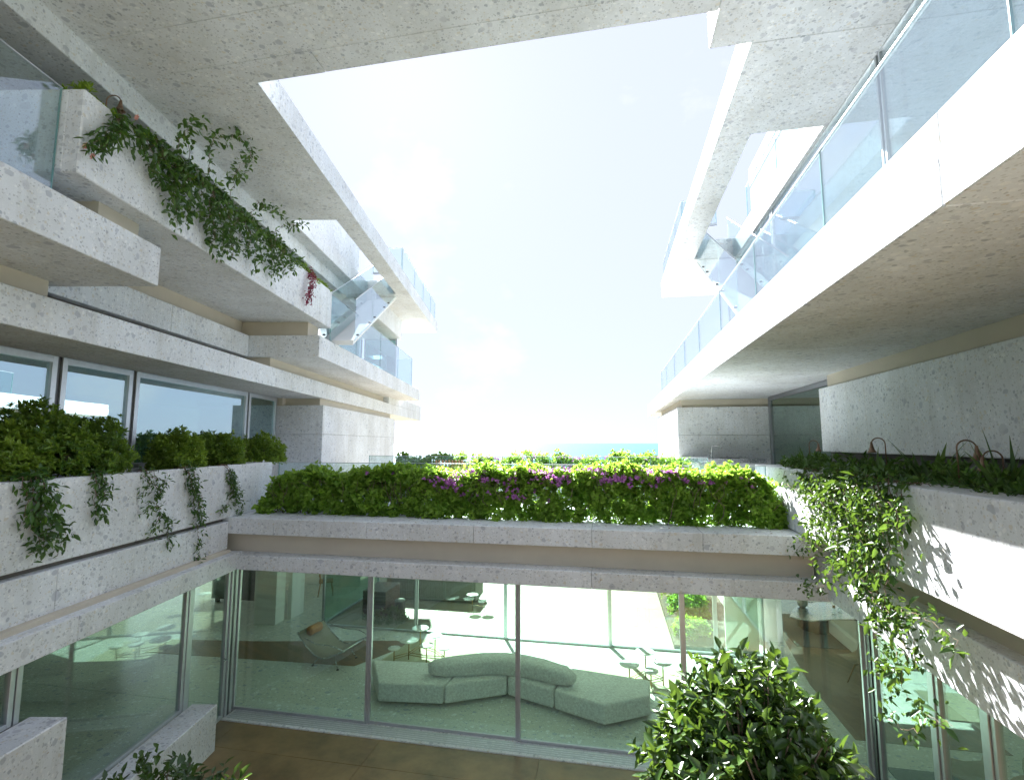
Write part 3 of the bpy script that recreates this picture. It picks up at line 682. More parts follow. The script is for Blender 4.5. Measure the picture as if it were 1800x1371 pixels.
def foliage(t, leaves, kind, singles=0, Wr=.42, base=.1, name='foliage', cam_sort=True, fold=.25):
    """leaf cloud as stuff; the singles largest in view become leaves of their own. Leaves in world coordinates."""
    Pt, D, U, L, W, v = leaves; o3 = np.array(t.o.location)
    idx = np.arange(len(Pt))
    if singles:
        dist = np.linalg.norm(Pt - np.array([0, 0, EYE]), axis=1); score = L / dist
        order = np.argsort(-score)[:singles]; sel = np.zeros(len(Pt), bool); sel[order] = True
        for i in order: put_leaf(kind, Pt[i] - o3, D[i], U[i], float(L[i]), Wr, t.o, float(v[i]), base)
        idx = idx[~sel]
    if len(idx):
        me = leaf_mesh(name, Pt[idx] - o3, D[idx], U[idx], L[idx], W[idx], v[idx], fold)
        ob = t.raw(name, me, kind); ob['kind'] = 'stuff'
def stems(t, paths, r0, r1, m='twig', name='stem', joined=True):
    mb = MB(); o = Vector(t.o.location)
    for p in paths:
        n = len(p); rr = [r0 + (r1 - r0) * i / max(1, n - 1) for i in range(n)]
        mb.tube([Vector(q) - o for q in p], rr, 5, cap=False)
    if mb.v:
        me = mesh_from(mb, name, recalc=False); ob = t.raw(name, me, m)
        if len(paths) > 1: ob['kind'] = 'stuff'
        return ob

# ------------------------------------------------------------------ hedges of bougainvillea on the bridge
def hedge(name, label, x0, x1, yf, yb, z0, top, n, flowers, seed, Ls=.058, front_bulge=.12):
    t = Thing(name, label, 'hedge', loc=((x0 + x1) / 2, (yf + yb) / 2, z0))
    rg = np.random.default_rng(seed)
    def hgt(x): return top(x) - z0
    cy = (yf + yb) / 2; ry = (yb - yf) / 2
    # sprays of leafy shoots on a loose shell: front face and top, thin enough for the sun to glow through
    ncl = int(n / 11); X = rg.uniform(x0, x1, ncl); s_ = rg.random(ncl); top_ = rg.random(ncl) < .34
    end = np.clip(np.minimum(X - x0, x1 - X) / .30, .12, 1) ** .5
    hh = np.array([hgt(x) for x in X]) * end * (1 + .07 * np.sin(X * 2.9 + 1) + .06 * np.sin(X * 7.1))
    wav = .07 * np.sin(X * 5.3 + 4 * s_) + .05 * np.sin(X * 12.1 + 9 * s_ + 1)
    cx = X; cyy = np.where(top_, yf + .05 + s_ * (yb - yf - .08), yf + .04 - wav + .12 * s_ ** 2 + rg.exponential(.05, ncl))
    cz = np.where(top_, z0 + hh * .95 + wav * .8, z0 + .03 + s_ * hh * .93)
    cen = np.stack([cx, cyy, cz], 1); cl_out = np.stack([rg.normal(0, .35, ncl), np.where(top_, -.25, -1.0), np.where(top_, 1.0, .45)], 1)
    tone = rg.random(ncl)
    per_c = 9; C = np.repeat(cen, per_c, 0) + rg.normal(0, .055, (ncl * per_c, 3)); outv = np.repeat(cl_out, per_c, 0) + rg.normal(0, .3, (ncl * per_c, 3))
    C[:, 2] = np.maximum(C[:, 2], z0 + .015)
    lv = list(whorls(C, outv, 5, Ls, .66, .6, .4))
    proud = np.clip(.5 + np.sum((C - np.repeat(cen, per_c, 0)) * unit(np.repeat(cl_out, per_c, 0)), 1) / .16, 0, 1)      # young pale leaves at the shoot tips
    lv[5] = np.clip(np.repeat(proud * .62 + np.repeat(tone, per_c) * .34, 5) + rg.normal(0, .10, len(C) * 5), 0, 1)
    # long whips breaking the outline
    wh = 130 if n > 9000 else 40; Wp = []
    for i in range(wh):
        x = rg.uniform(x0 + .2, x1 - .2); zt = z0 + hgt(x); p = np.array([x, rg.uniform(yf, cy), zt - .05]); d = np.array([rg.normal(0, .5), rg.normal(-.2, .3), 1.0])
        for k in range(rg.integers(3, 7)): Wp.append(p + d * .035 * k)
    Wp = np.array(Wp); wl = list(whorls(Wp, np.tile([0, -.2, 1.], (len(Wp), 1)), 3, Ls * .85, .6, .7, .4)); wl[5] = np.clip(wl[5] + .35, 0, 1)
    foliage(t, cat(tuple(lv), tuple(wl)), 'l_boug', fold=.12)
    nw = int(n * .02); pth = []
    for i in range(nw):
        x = rg.uniform(x0 + .1, x1 - .1); p = Vector((x, cy + rg.normal(0, .1), z0)); q = [p.copy()]
        for k in range(4): p = p + Vector((rg.normal(0, .09), rg.normal(-.02, .1), hgt(x) * .22)); q.append(p.copy())
        pth.append(q)
    stems(t, pth, .010, .003, 'bark')
    if flowers:
        fc = []
        for (fx, fz, k, sp) in flowers:
            m_ = max(1, int(k * 1.15)); fc.append(np.stack([rg.normal(fx, sp, m_), rg.uniform(yf - .02, cy + .1, m_), rg.normal(fz, sp * .5, m_)], 1))
        fc = np.concatenate(fc, 0)
        fc[:, 2] = np.minimum(fc[:, 2], [top(x) + .05 for x in fc[:, 0]])
        # blooms sit just outside the leaves
        hh = np.clip((fc[:, 2] - z0) / np.array([hgt(x) for x in fc[:, 0]]), 0, 1)
        fc[:, 1] = np.where(hh > .93, fc[:, 1], yf - .05 + rg.random(len(fc)) * .06)
        fl = whorls(fc, np.tile([0, -.6, .6], (len(fc), 1)), 6, .042, .95, .8, .3)
        me = leaf_mesh('flowers', fl[0] - np.array(t.o.location), fl[1], fl[2], fl[3], fl[4], fl[5], .1)
        ob = t.raw('flowers', me, 'f_mag'); ob['kind'] = 'stuff'
    return t
def top_near(x):
    return np.interp(x, [-7.0, -6.6, -5.8, -4, -2, -.5, 1.2, 2.2, 2.9], [4.0, 4.24, 4.31, 4.33, 4.36, 4.42, 4.41, 4.34, 4.15])
def fl_near():
    out = []
    for (px, py, k, s) in [(905, 870, 14, .12), (790, 840, 22, .22), (800, 850, 16, .12), (860, 835, 14, .2), (845, 815, 12, .15), (960, 828, 12, .12), (990, 826, 10, .1), (1075, 845, 18, .10), (1095, 842, 14, .1), (1140, 830, 14, .09), (1150, 845, 14, .09), (1110, 822, 12, .1),
                           (1180, 812, 10, .12), (1300, 828, 8, .1), (1195, 815, 8, .1), (1000, 815, 14, .25), (920, 820, 14, .3), (700, 815, 5, .1), (525, 822, 3, .05), (640, 822, 3, .1), (1240, 840, 6, .1), (830, 865, 8, .15), (955, 850, 10, .2), (1040, 825, 10, .2), (1060, 812, 10, .2)]:
        p = on_Y(px, py, 9.25); out.append((p.x, p.z, k * .8, s * 1.15))
    for x in np.arange(-3.4, 2.5, .16): out.append((x + .06 * math.sin(x * 31), top_near(x) + .06 - .16 * abs(math.sin(x * 17)), 3.2, .06))
    return out
hedge('bougainvillea_hedge', 'long bougainvillea hedge with purple flowers along the bridge deck edge', -7.0, 2.86, 9.20, 9.86, 3.545, top_near, 17000, fl_near(), 5, .068)
fl_far = [(x, 4.56, 5 + 4 * math.sin(x * 5), .10) for x in np.arange(-3.6, 1.6, .4)]
hedge('bougainvillea_hedge', 'low flowering hedge behind the far glass rail of the deck, against the sea', -6.4, 2.1, 13.62, 14.25, 4.0, lambda x: 4.52 + .04 * math.sin(x * 2.3), 4200, fl_far, 6, .065)

# ------------------------------------------------------------------ rounded shrubs with whorled leaves
def shrub(name, label, c, rx, ry, rz, n, kind, Ls=.055, Wr=.38, per=9, cat_='shrub', group=None, bright=0.0, base_z=None, seed=0, singles=0):
    rg = np.random.default_rng(seed + 31)
    zb = base_z if base_z is not None else c[2] - rz
    t = Thing(name, label, cat_, loc=(c[0], c[1], zb), group=group)
    d = unit(rg.normal(size=(n, 3))); d[:, 2] = np.abs(d[:, 2]) * 1.25 - .45; d = unit(d)
    lob = 1 + .16 * np.sin(d[:, 0] * 5 + seed) * np.sin(d[:, 1] * 6 + seed * 2) + .12 * np.sin(d[:, 2] * 9 + d[:, 0] * 7 + seed) + rg.normal(0, .05, n)
    r = rg.power(4, n) * lob
    C = np.array(c) + d * r[:, None] * np.array([rx, ry, rz]); C[:, 2] = np.maximum(C[:, 2], zb + .01)
    lv = list(whorls(C, d + np.array([0, 0, .35]), per, Ls, Wr, .55, .5))
    lv[5] = np.clip(lv[5] + bright, 0, 1)
    foliage(t, tuple(lv), kind, singles=singles, Wr=Wr, base=Ls)
    pth = []
    for i in range(14):
        e = Vector(c) + Vector(d[i] * np.array([rx, ry, rz]) * .75); s = Vector((c[0] + rg.normal(0, .04), c[1] + rg.normal(0, .04), zb - .05))
        m_ = (s + e) / 2 + Vector((rg.normal(0, .04), rg.normal(0, .04), .04)); pth.append([s, m_, e])
    stems(t, pth, .012, .004, 'bark')
    return t
SH = [(-5, 815, .46, .42, .46, .30, 'pale green tipped mounded shrub above the thick leafy vine in the window planter'),
      (62, 790, .56, .44, .66, -.12, 'tall dark green shrub in the window planter behind the pale tipped one'),
      (150, 795, .60, .44, .56, -.15, 'wide dark shrub with a pink bloom beside the planter lamp'),
      (310, 797, .40, .38, .46, .28, 'bright yellow-green rounded shrub in the window planter below a lamp'),
      (385, 798, .50, .40, .44, .06, 'mid green rounded shrub in the middle of the planter row'),
      (458, 796, .54, .40, .44, .16, 'rounded shrub ending the window planter row by the stone return wall')]
for i, (px, py, rx, ry, rz, br, lab) in enumerate(SH):
    p = on_L(px, py, -6.08); w = left(p[0], p[1], p[2])
    shrub('planter_shrub', lab, (w.x, w.y, 4.46 + rz * .5), rx, ry, rz, 1150, 'l_pitt', bright=br, base_z=4.40, seed=i, group='shrubs in the window planter')
# soil in the planters
def soil_box(nm, t, *q): t.part(nm, B1(*q, b=0), 'soil')
soil_box('soil', lb, -6.56, -5.66, NEAR, 11.1, 4.2, 4.44); soil_box('soil', lb, -5.70, -4.78, 5.1, 11.97, 8.4, 8.62)
soil_box('soil', rb, 3.05, 4.16, NEAR, 10.74, 4.2, 4.40); soil_box('soil', bw, -6.55, 2.25, 13.66, 14.25, 4.0, 4.2)
soil_box('soil', lb, -6.2, -5.7, 21.6, 28.3, 7.02, 7.08)

# ------------------------------------------------------------------ trailing vines
def strand(p0, pts, sway=.02, step=.06, rg=None):
    """polyline through the given points with small random bends"""
    P_ = [Vector(p0)] + [Vector(q) for q in pts]; outp = [P_[0]]
    for a, b_ in zip(P_[:-1], P_[1:]):
        n = max(2, int((b_ - a).length / step))
        for k in range(1, n + 1):
            f = k / n; outp.append(a.lerp(b_, f) + Vector(rg.normal(0, sway, 3)))
    return outp
def vine_leaves(path, per_m, Ls, Wr, rg, spread=.05, droop=-.35, skip=0.0):
    segs = [(path[i], path[i + 1]) for i in range(len(path) - 1)]; tot = sum((b - a).length for a, b in segs); n = max(3, int(tot * per_m))
    Pn = []; T = []
    cum = np.cumsum([0] + [(b - a).length for a, b in segs])
    for s in rg.uniform(skip * tot, tot, n):
        i = min(len(segs) - 1, int(np.searchsorted(cum, s) - 1)); i = max(0, i); a, b = segs[i]; f = (s - cum[i]) / max(1e-6, (b - a).length)
        Pn.append(a.lerp(b, f)); T.append((b - a).normalized())
    Pn = np.array(Pn) + rg.normal(0, spread, (n, 3)); T = np.array(T)
    D = unit(T * .35 + unit(rg.normal(size=(n, 3))) + np.array([0, 0, droop])); U = unit(np.array([0, 0, 1.]) + rg.normal(0, .5, (n, 3)))
    L = np.abs(rg.normal(Ls, Ls * .25, n)) + .2 * Ls
    return Pn, D, U, L, L * Wr, np.clip(rg.beta(1.0, 2.3, n), 0, 1)
def vine(name, label, specs, kind, Ls, Wr, per_m, seed, group=None, singles=0, spread=.05, stem_r=.006, frame='left', flowers=None, skip=0.0, sway=.018):
    """specs: list of (start, [points]) in frame coordinates; one plant = one thing"""
    rg = np.random.default_rng(seed)
    cv = (lambda q: left(*q)) if frame == 'left' else (lambda q: Vector(q))
    t = Thing(name, label, 'vine', loc=cv(specs[0][0]), group=group)
    paths = [strand(cv(s), [cv(q) for q in pts], sway, .06, rg) for s, pts in specs]
    lv = cat(*[vine_leaves(p, per_m, Ls, Wr, rg, spread, skip=skip) for p in paths])
    foliage(t, lv, kind, singles=singles, Wr=Wr, base=Ls)
    stems(t, paths, stem_r, stem_r * .35, 'twig')
    if flowers:
        fk, pts, sz = flowers
        for q in pts:
            w = np.array(cv(q)); k = 6; a = np.arange(k) / k * 2 * math.pi
            D = np.stack([np.cos(a), np.full(k, -.5), np.sin(a)], 1); me = leaf_mesh('flower', np.tile(w - np.array(t.o.location), (k, 1)), D, np.tile([0, -1., .2], (k, 1)), np.full(k, sz), np.full(k, sz * .8), RNG.random(k), .1)
            t.raw('flower', me, fk)
    return t
def LW(px, py, v): p = on_L(px, py, v); return (p[0], p[1], p[2])
vf = VL + .07
def fall(px0, py0, chain, v=vf, lip=-5.62):
    """a strand that leaves the planter soil, crosses the lip and follows photo points down the wall"""
    a = LW(px0, py0, v); s = (lip, a[1], ZP1 - .02); o = (VL + .02, a[1], ZP1 + .03)
    return (s, [o] + [LW(x, y, v) for x, y in chain])
vine('trailing_vine', 'thick leafy vine hanging down the window planter wall under the pale tipped shrub',
     [fall(60, 850, [(62, 880), (85, 915), (80, 960), (50, 975)]), fall(85, 848, [(75, 880), (60, 920), (70, 965)]), fall(45, 852, [(50, 880), (45, 900), (70, 930), (100, 945)]), fall(80, 850, [(95, 880), (108, 915), (110, 940), (106, 975)]), fall(70, 850, [(70, 890), (66, 930)])], 'l_vine', .085, .38, 85, 1, spread=.05, singles=70)
vine('trailing_vine', 'short bushy vine hanging from the window planter below the lamp',
     [fall(172, 832, [(170, 860), (165, 890), (185, 912)]), fall(185, 830, [(185, 855), (180, 885), (170, 905)]), fall(178, 830, [(190, 850), (182, 875)])], 'l_vine', .07, .36, 105, 2, spread=.04)
vine('trailing_vine', 'twisted bare-stemmed vine with sparse leaf tufts on the planter wall',
     [fall(262, 824, [(268, 845), (280, 870), (278, 890), (286, 905), (298, 922), (300, 955)]), fall(262, 824, [(258, 850), (250, 870)]), fall(268, 826, [(285, 850), (272, 868)]), ((vf, LW(278, 890, vf)[1], LW(278, 890, vf)[2]), [LW(258, 893, vf), LW(246, 905, vf)]), ((vf, LW(282, 905, vf)[1], LW(282, 905, vf)[2]), [LW(272, 920, vf), LW(266, 935, vf)])], 'l_vine', .06, .36, 64, 3, spread=.035, skip=.25, sway=.03)
vine('flowering_vine', 'long vine with small white trumpet flowers falling past the planter wall to the beam',
     [fall(330, 822, [(338, 850), (348, 880), (348, 915), (346, 940), (350, 975), (346, 1010)]), fall(342, 822, [(345, 860), (356, 890), (350, 920)]), fall(335, 822, [(340, 855), (340, 890), (352, 910)])], 'l_vine', .065, .36, 84, 4, spread=.045,
     flowers=('f_white', [LW(x, y, vf + .03) for x, y in ((334, 936), (360, 940), (369, 945), (344, 954), (369, 971), (346, 976), (350, 1002), (352, 1010))], .035), skip=.1)
vine('trailing_vine', 'small vine hanging at the corner where the window planter meets the bridge',
     [fall(398, 818, [(408, 835), (412, 860), (402, 885), (390, 900)]), fall(400, 818, [(412, 850), (424, 885), (420, 908)]), fall(405, 818, [(410, 850), (415, 890)])], 'l_vine', .06, .36, 95, 5, spread=.035, skip=.25)

# upper planter: ground cover and the big hanging vine
vu = -4.60 + .08
def ufall(px0, py0, chain, v=vu):
    a = LW(px0, py0, -4.6); s = (-4.95, a[1], 8.66); o = (-4.58, a[1], 8.76)
    return (s, [o] + [LW(x, y, v + .05) for x, y in chain])
def cover(name, label, lo, hi, n, kind, seed, Ls, frame, v0, v1, z, h, bright=.2, cat_='ground cover'):
    rg = np.random.default_rng(seed); t0 = left((v0 + v1) / 2, (lo + hi) / 2, z) if frame == 'left' else Vector(((v0 + v1) / 2, (lo + hi) / 2, z))
    t = Thing(name, label, cat_, loc=t0)
    u = rg.uniform(lo, hi, n); v = rg.uniform(v0, v1, n); zz = z + h * (.5 + .5 * np.sin(u * 4.1 + seed) * np.sin(u * 9.7)) * rg.random(n) ** .6
    C = np.array([left(a, b, c) if frame == 'left' else (a, b, c) for a, b, c in zip(v, u, zz)])
    lv = list(whorls(C, np.tile([.15, -.1, .8], (n, 1)), 8, Ls, .36, .6, .4)); lv[5] = np.clip(lv[5] + bright, 0, 1)
    foliage(t, tuple(lv), kind); return t
cover('planter_ground_cover', 'bright green mounding plants along the top of the high vine planter', 5.0, 12.05, 1500, 'l_pitt', 9, .06, 'left', -5.0, -4.60, 8.63, .22, .4)
big = []
rgv = np.random.default_rng(21)
for (x0, y0, x1, y1, k) in [(240, 235, 255, 290, 2), (270, 250, 275, 330, 3), (290, 262, 300, 370, 4), (312, 275, 310, 400, 4), (330, 290, 335, 400, 4), (352, 310, 350, 380, 3), (375, 325, 372, 430, 4), (395, 345, 390, 468, 5), (415, 360, 415, 465, 4), (438, 375, 438, 450, 4), (458, 395, 455, 480, 3), (478, 410, 480, 512, 4), (500, 430, 492, 500, 3), (520, 445, 515, 490, 2)]:
    for j in range(k):
        dx = rgv.normal(0, 7, 3); f = .55 + .5 * rgv.random()
        ye = y0 + (y1 - y0) * min(1, f)
        big.append(ufall(x0 + dx[0], y0, [(x0 + dx[0], y0 + 12), ((x0 + x1) / 2 + dx[1], (y0 + ye) / 2), (x1 + dx[2], ye)]))
for (a, b_) in [((330, 290), [(330, 225), (338, 205), (350, 215)]), ((360, 310), [(375, 245), (420, 238), (440, 262), (436, 300), (405, 318)]), ((400, 345), [(415, 300), (440, 275), (436, 245)]), ((440, 372), [(450, 355), (500, 378)]), ((300, 270), [(322, 235), (345, 215)]), ((470, 400), [(500, 395), (535, 395)])]:
    big.append(ufall(a[0], a[1], b_, v=vu + .12))
vine('hanging_vine', 'large dark green vine spilling over the front of the high balcony planter with loose tendrils', big, 'l_vine', .078, .46, 42, 22, spread=.05, singles=120, stem_r=.005)
vine('flowering_vine', 'small flowering sprig with pink blooms hanging beside the high planter lamp', [ufall(212, 205, [(210, 225), (190, 240), (172, 250), (155, 255)]), ufall(214, 207, [(212, 240), (200, 258)]), ufall(208, 205, [(195, 240), (172, 275)]), ufall(212, 205, [(185, 245), (160, 262)])], 'l_vine', .075, .28, 60, 23, spread=.035, skip=.4,
     flowers=('f_pink', [LW(165, 276, vu), LW(242, 208, vu), LW(152, 258, vu)], .045))
vine('flowering_vine', 'sprig of dark red flowers hanging from the high planter beside the stair', [ufall(545, 470, [(548, 490), (546, 515), (543, 533)]), ufall(550, 475, [(552, 492), (540, 525)])], 'f_red', .05, .4, 110, 24, spread=.035, skip=.25)

# right planter: vine mass, strap-leaf plants, ground cover
def RX(px, py, X): p = on_X(px, py, X); return (p.x, p.y, p.z)
def rfall(px0, py0, chain, X=2.85 - .09, z=ZP1):
    a = RX(px0, py0, 2.85); s = (3.2, a[1], z - .05); o = (2.86, a[1], z + .05)
    return (s, [o] + [RX(x, y, X) for x, y in chain])
rv = []
for (x0, x1, y1, k, dX) in [(1405, 1425, 960, 3, .08), (1425, 1440, 990, 5, .12), (1445, 1455, 1010, 6, .16), (1465, 1480, 1040, 6, .18), (1490, 1490, 1030, 6, .16), (1510, 1520, 1050, 6, .16), (1530, 1545, 1080, 5, .14), (1550, 1565, 1040, 4, .12), (1575, 1580, 975, 3, .08)]:
    for j in range(max(2, int(k * .7))):
        dx = rgv.normal(0, 11, 3); f = .35 + .65 * rgv.random(); y0 = 838 + (x0 - 1405) * .09; ye = y0 + (y1 - y0) * f
        rv.append(rfall(x0 + dx[0], y0, [(x0 + dx[0], y0 + 14), ((x0 + x1) / 2 + dx[1], (y0 + ye) / 2), (x1 + dx[2], ye)], X=2.85 - dX * (.4 + rgv.random())))
for ch in ([(1520, 960), (1545, 1050), (1575, 1090), (1600, 1080), (1620, 1075)], [(1530, 980), (1555, 1080), (1600, 1110), (1612, 1170)], [(1510, 1000), (1560, 1090), (1580, 1120), (1600, 1150), (1603, 1165), (1540, 1178)],
           [(1505, 980), (1530, 1060), (1535, 1110), (1560, 1160)], [(1575, 900), (1582, 960), (1585, 1005)], [(1500, 990), (1540, 1060), (1640, 1090), (1680, 1130), (1675, 1150)], [(1470, 980), (1440, 1035), (1415, 1030)], [(1430, 900), (1405, 960), (1400, 970)], [(1520, 1050), (1570, 1180), (1565, 1240), (1580, 1275), (1615, 1283)], [(1560, 1100), (1590, 1220), (1630, 1260), (1670, 1272)]):
    rv.append(rfall(ch[0][0], 850, ch, X=2.85 - .14))
vine('hanging_vine', 'broad sunlit jasmine vine pouring over the sunlit planter wall and trailing down past the beam', rv, 'l_vine', .062, .54, 46, 33, spread=.06, singles=220, stem_r=.005, frame='world')
cover('planter_ground_cover', 'dark trailing leaves carpeting the planter between the strap plants', 3.0, 10.6, 900, 'l_vine', 12, .07, 'world', 3.10, 3.95, 4.42, .36, 0.0)
def strap_plant(label, px, py, X, n, Lm, seed, tilt=.9, wid=.045):
    """a clump of long arching strap leaves, each leaf a part"""
    rg = np.random.default_rng(seed); p = on_X(px, py, X); t = Thing('strap_leaf_plant', label, 'plant', loc=(X, p.y, 4.38), group='strap plants in the planter')
    for i in range(n):
        az = rg.uniform(0, 2 * math.pi); el = rg.uniform(.55, 1.45); L = Lm * rg.uniform(.75, 1.4); w = wid * rg.uniform(.7, 1.15)
        d = Vector((math.cos(az) * math.cos(el), math.sin(az) * math.cos(el), math.sin(el))); q = Vector((rg.normal(0, .04), rg.normal(0, .04), 0)); vs = []; K = 7
        s = d.cross(Vector((0, 0, 1))).normalized()
        for k in range(K):
            f = k / (K - 1); ww = w * (.55 + .9 * f * (1 - f) * 2) * (1 - f ** 3) * .5 + .001
            nn = s.cross(d).normalized(); vs += [q + s * ww + nn * ww * .35, q.copy(), q - s * ww + nn * ww * .35]
            q = q + d * (L / (K - 1)); d = (d + Vector((0, 0, -.10 * tilt * (1 + f)))).normalized()
        fs = []
        for k in range(K - 1):
            a = k * 3; fs += [(a, a + 1, a + 4, a + 3), (a + 1, a + 2, a + 5, a + 4)]
        me = mesh_from(MB().add(vs, fs, True), 'strap_leaf', recalc=False)
        at = me.attributes.new('var', 'FLOAT', 'POINT'); at.data.foreach_set('value', [float(rg.random())] * len(me.vertices))
        t.raw('leaf', me, 'l_strap')
strap_plant('fine grassy strap plant in the planter by the terrace glass door', 1415, 812, 3.45, 60, .42, 41, 1.3, .022)
strap_plant('broad strap-leaf clump under the second planter lamp', 1545, 812, 3.5, 26, .40, 42, .8)
strap_plant('upright strap-leaf clump with two tall blades in front of the wall panel', 1630, 815, 3.5, 22, .55, 43, .5, .06)
strap_plant('arching strap-leaf clump at the feet of the two crossed lamps', 1690, 830, 3.5, 22, .42, 44, 1.0, .05)
strap_plant('spreading large strap-leaf clump beyond the two crossed lamps', 1765, 838, 3.45, 34, .55, 45, .9, .04)

# ------------------------------------------------------------------ courtyard citrus tree and foreground shrub
def citrus(name, label, c, r, n, base, seed, Ls, singles, per=6, trunk_r=.05, cat_='tree'):
    rg = np.random.default_rng(seed); t = Thing(name, label, cat_, loc=(base[0], base[1], base[2])); o = Vector(base)
    c = Vector(c); mb = MB(); fork = Vector((base[0] + (c.x - base[0]) * .7, base[1] + (c.y - base[1]) * .7, c.z - r[2] * .75))
    mb.tube([Vector((0, 0, 0)), (fork - o) * .5 + Vector((.02, .01, 0)), fork - o], [trunk_r * 1.2, trunk_r, trunk_r * .8], 8)
    t.raw('trunk', mesh_from(mb, 'trunk', recalc=False), 'bark')
    tips = []; paths = []
    d = unit(rg.normal(size=(n, 3))); d[:, 2] = d[:, 2] * .9 + .12; d = unit(d)
    for i in range(n):
        rr = rg.power(2.6) * (1 + .16 * math.sin(d[i][0] * 5 + 1) * math.sin(d[i][1] * 4 + 2) + rg.normal(0, .055)) ; tips.append([c.x + d[i][0] * r[0] * rr, c.y + d[i][1] * r[1] * rr, c.z + d[i][2] * r[2] * rr])
    tips = np.array(tips)
    for i in range(0, n, 5):
        e = Vector(tips[i]); m_ = fork.lerp(e, .5) + Vector((rg.normal(0, .05), rg.normal(0, .05), .06)); paths.append([fork, m_, e])
    stems(t, paths, trunk_r * .3, .004, 'bark', 'branches')
    # leaves stand along the last part of each shoot
    C = np.repeat(tips, per, 0); O = np.repeat(d, per, 0) + np.array([0, 0, .25])
    C = C - unit(O) * rg.uniform(0, .11, (len(C), 1)) + rg.normal(0, .012, C.shape)
    D = unit(unit(O) * .55 + unit(rg.normal(size=C.shape)) * .75); U = unit(np.array([0, 0, 1.]) + O * .4 + rg.normal(0, .35, C.shape))
    L = np.abs(rg.normal(Ls, Ls * .25, len(C))) + .2 * Ls; v = np.clip(np.repeat(rg.beta(1.1, 2.2, n), per) * .75 + rg.random(len(C)) * .3, 0, 1)
    foliage(t, (C, D, U, L, L * .46, v), 'l_citrus', singles=singles, Wr=.46, base=Ls, name='crown')
    return t
citrus('citrus_tree', 'round glossy-leaved citrus tree standing in the court in front of the sliding glass', (.80, 3.46, 2.90), (.60, .58, .74), 1750, (.86, 3.5, -.01), 51, .070, 300)
citrus('courtyard_shrub', 'leafy shrub with small white flowers rising beside the stone sill block', (-3.30, 3.50, 2.12), (.90, .55, .42), 430, (-3.25, 3.55, -.01), 52, .062, 120, trunk_r=.03, cat_='shrub')
# planting bed beyond the living room
for i, (x, y, r_, h) in enumerate([(1.95, 14.2, .42, .35), (2.05, 15.3, .5, .75), (2.0, 16.5, .55, 1.1), (2.35, 17.6, .6, 1.3)]):
    shrub('garden_shrub', ['low bright shrub at the corner of the bed outside the far glass', 'bushy green shrub in the bed beyond the living room glass', 'tall leafy shrub in the bed further along the terrace', 'tallest shrub at the end of the terrace bed'][i], (x, y, h * .5), r_, r_, h * .62, 260, 'l_boug', Ls=.08, Wr=.5, base_z=0, seed=60 + i, bright=.1)
w = left(-5.95, 22.5, 7.1)
shrub('balcony_shrub', 'small shrub peeking over the low end planter nearest the sea', (w.x, w.y, 7.2), .45, .45, .28, 160, 'l_pitt', base_z=7.06, seed=71)

# fallen leaves and petals on the deck ledge
rgl = np.random.default_rng(77); nl = 70
Pl = np.stack([rgl.uniform(-6.8, 2.7, nl), rgl.uniform(8.56, 9.15, nl), np.full(nl, 3.552)], 1); al = rgl.uniform(0, 6.28, nl)
Dl = np.stack([np.cos(al), np.sin(al), rgl.uniform(0, .15, nl)], 1)
me = leaf_mesh('leaf_litter', Pl, Dl, np.tile([0, 0, 1.], (nl, 1)), rgl.uniform(.02, .05, nl), rgl.uniform(.012, .028, nl), rgl.random(nl), .15)
ll = obj_of('leaf_litter', me, M['l_dry']); ll['kind'] = 'stuff'; ll['label'] = 'scattered fallen leaves on the pale bridge ledge'; ll['category'] = 'fallen leaves'

# ------------------------------------------------------------------ planter lamps
def lamp(label, base, face, h=.36, parent_z=None):
    """gooseneck stake lamp with a trumpet shade"""
    t = Thing('planter_lamp', label, 'garden lamp', loc=base, rotz=face, group='trumpet lamps in the planters')
    r = .078; pts = [(0, 0, -.06), (0, 0, h - r)] + [(r - r * math.cos(a), 0, h - r + r * math.sin(a)) for a in np.linspace(.3, math.pi * .98, 9)]
    t.part('stem', MB().tube(pts, .0075, 8), 'bronze')
    sh = t.part('shade', MB().lathe([(.012, .03), (.016, 0), (.022, -.035), (.034, -.075), (.052, -.105), (.055, -.11), (.045, -.105), (.012, -.03)], 16, (2 * r, 0, h - r - .005)), 'bronze')
    t.part('bulb', MB().lathe([(.004, -.095), (.018, -.085), (.02, -.065), (.012, -.045)], 10, (2 * r, 0, h - r - .005)), 'ceramic', sh)
p = on_L(180, 800, -6.2); lamp('bronze trumpet lamp over the dark shrub in the window planter', left(p[0], p[1], 4.42), R(15), .50)
p = on_L(326, 800, -6.3); lamp('bronze trumpet lamp rising behind the bright yellow-green shrub', left(p[0], p[1], 4.42), R(-60), .52)
p = on_L(434, 800, -6.3); lamp('bronze trumpet lamp behind the last shrub before the return wall', left(p[0], p[1], 4.42), R(-60), .50)
p = on_L(188, 170, -4.95); lamp('bronze trumpet lamp on the high vine planter against the roof beam', left(-4.95, p[1], 8.62), R(20), .52)
lamp('bronze trumpet lamp in front of the terrace glass door', (3.5, 9.9, 4.38), R(5), .62)
lamp('bronze trumpet lamp beside the broad strap-leaf clump', (3.55, 7.45, 4.38), R(175), .64)
lamp('taller one of two crossed trumpet lamps among strap leaves', (3.35, 5.72, 4.38), R(-10), .60)
lamp('shorter one of two crossed trumpet lamps among strap leaves', (3.62, 5.55, 4.38), R(175), .50)

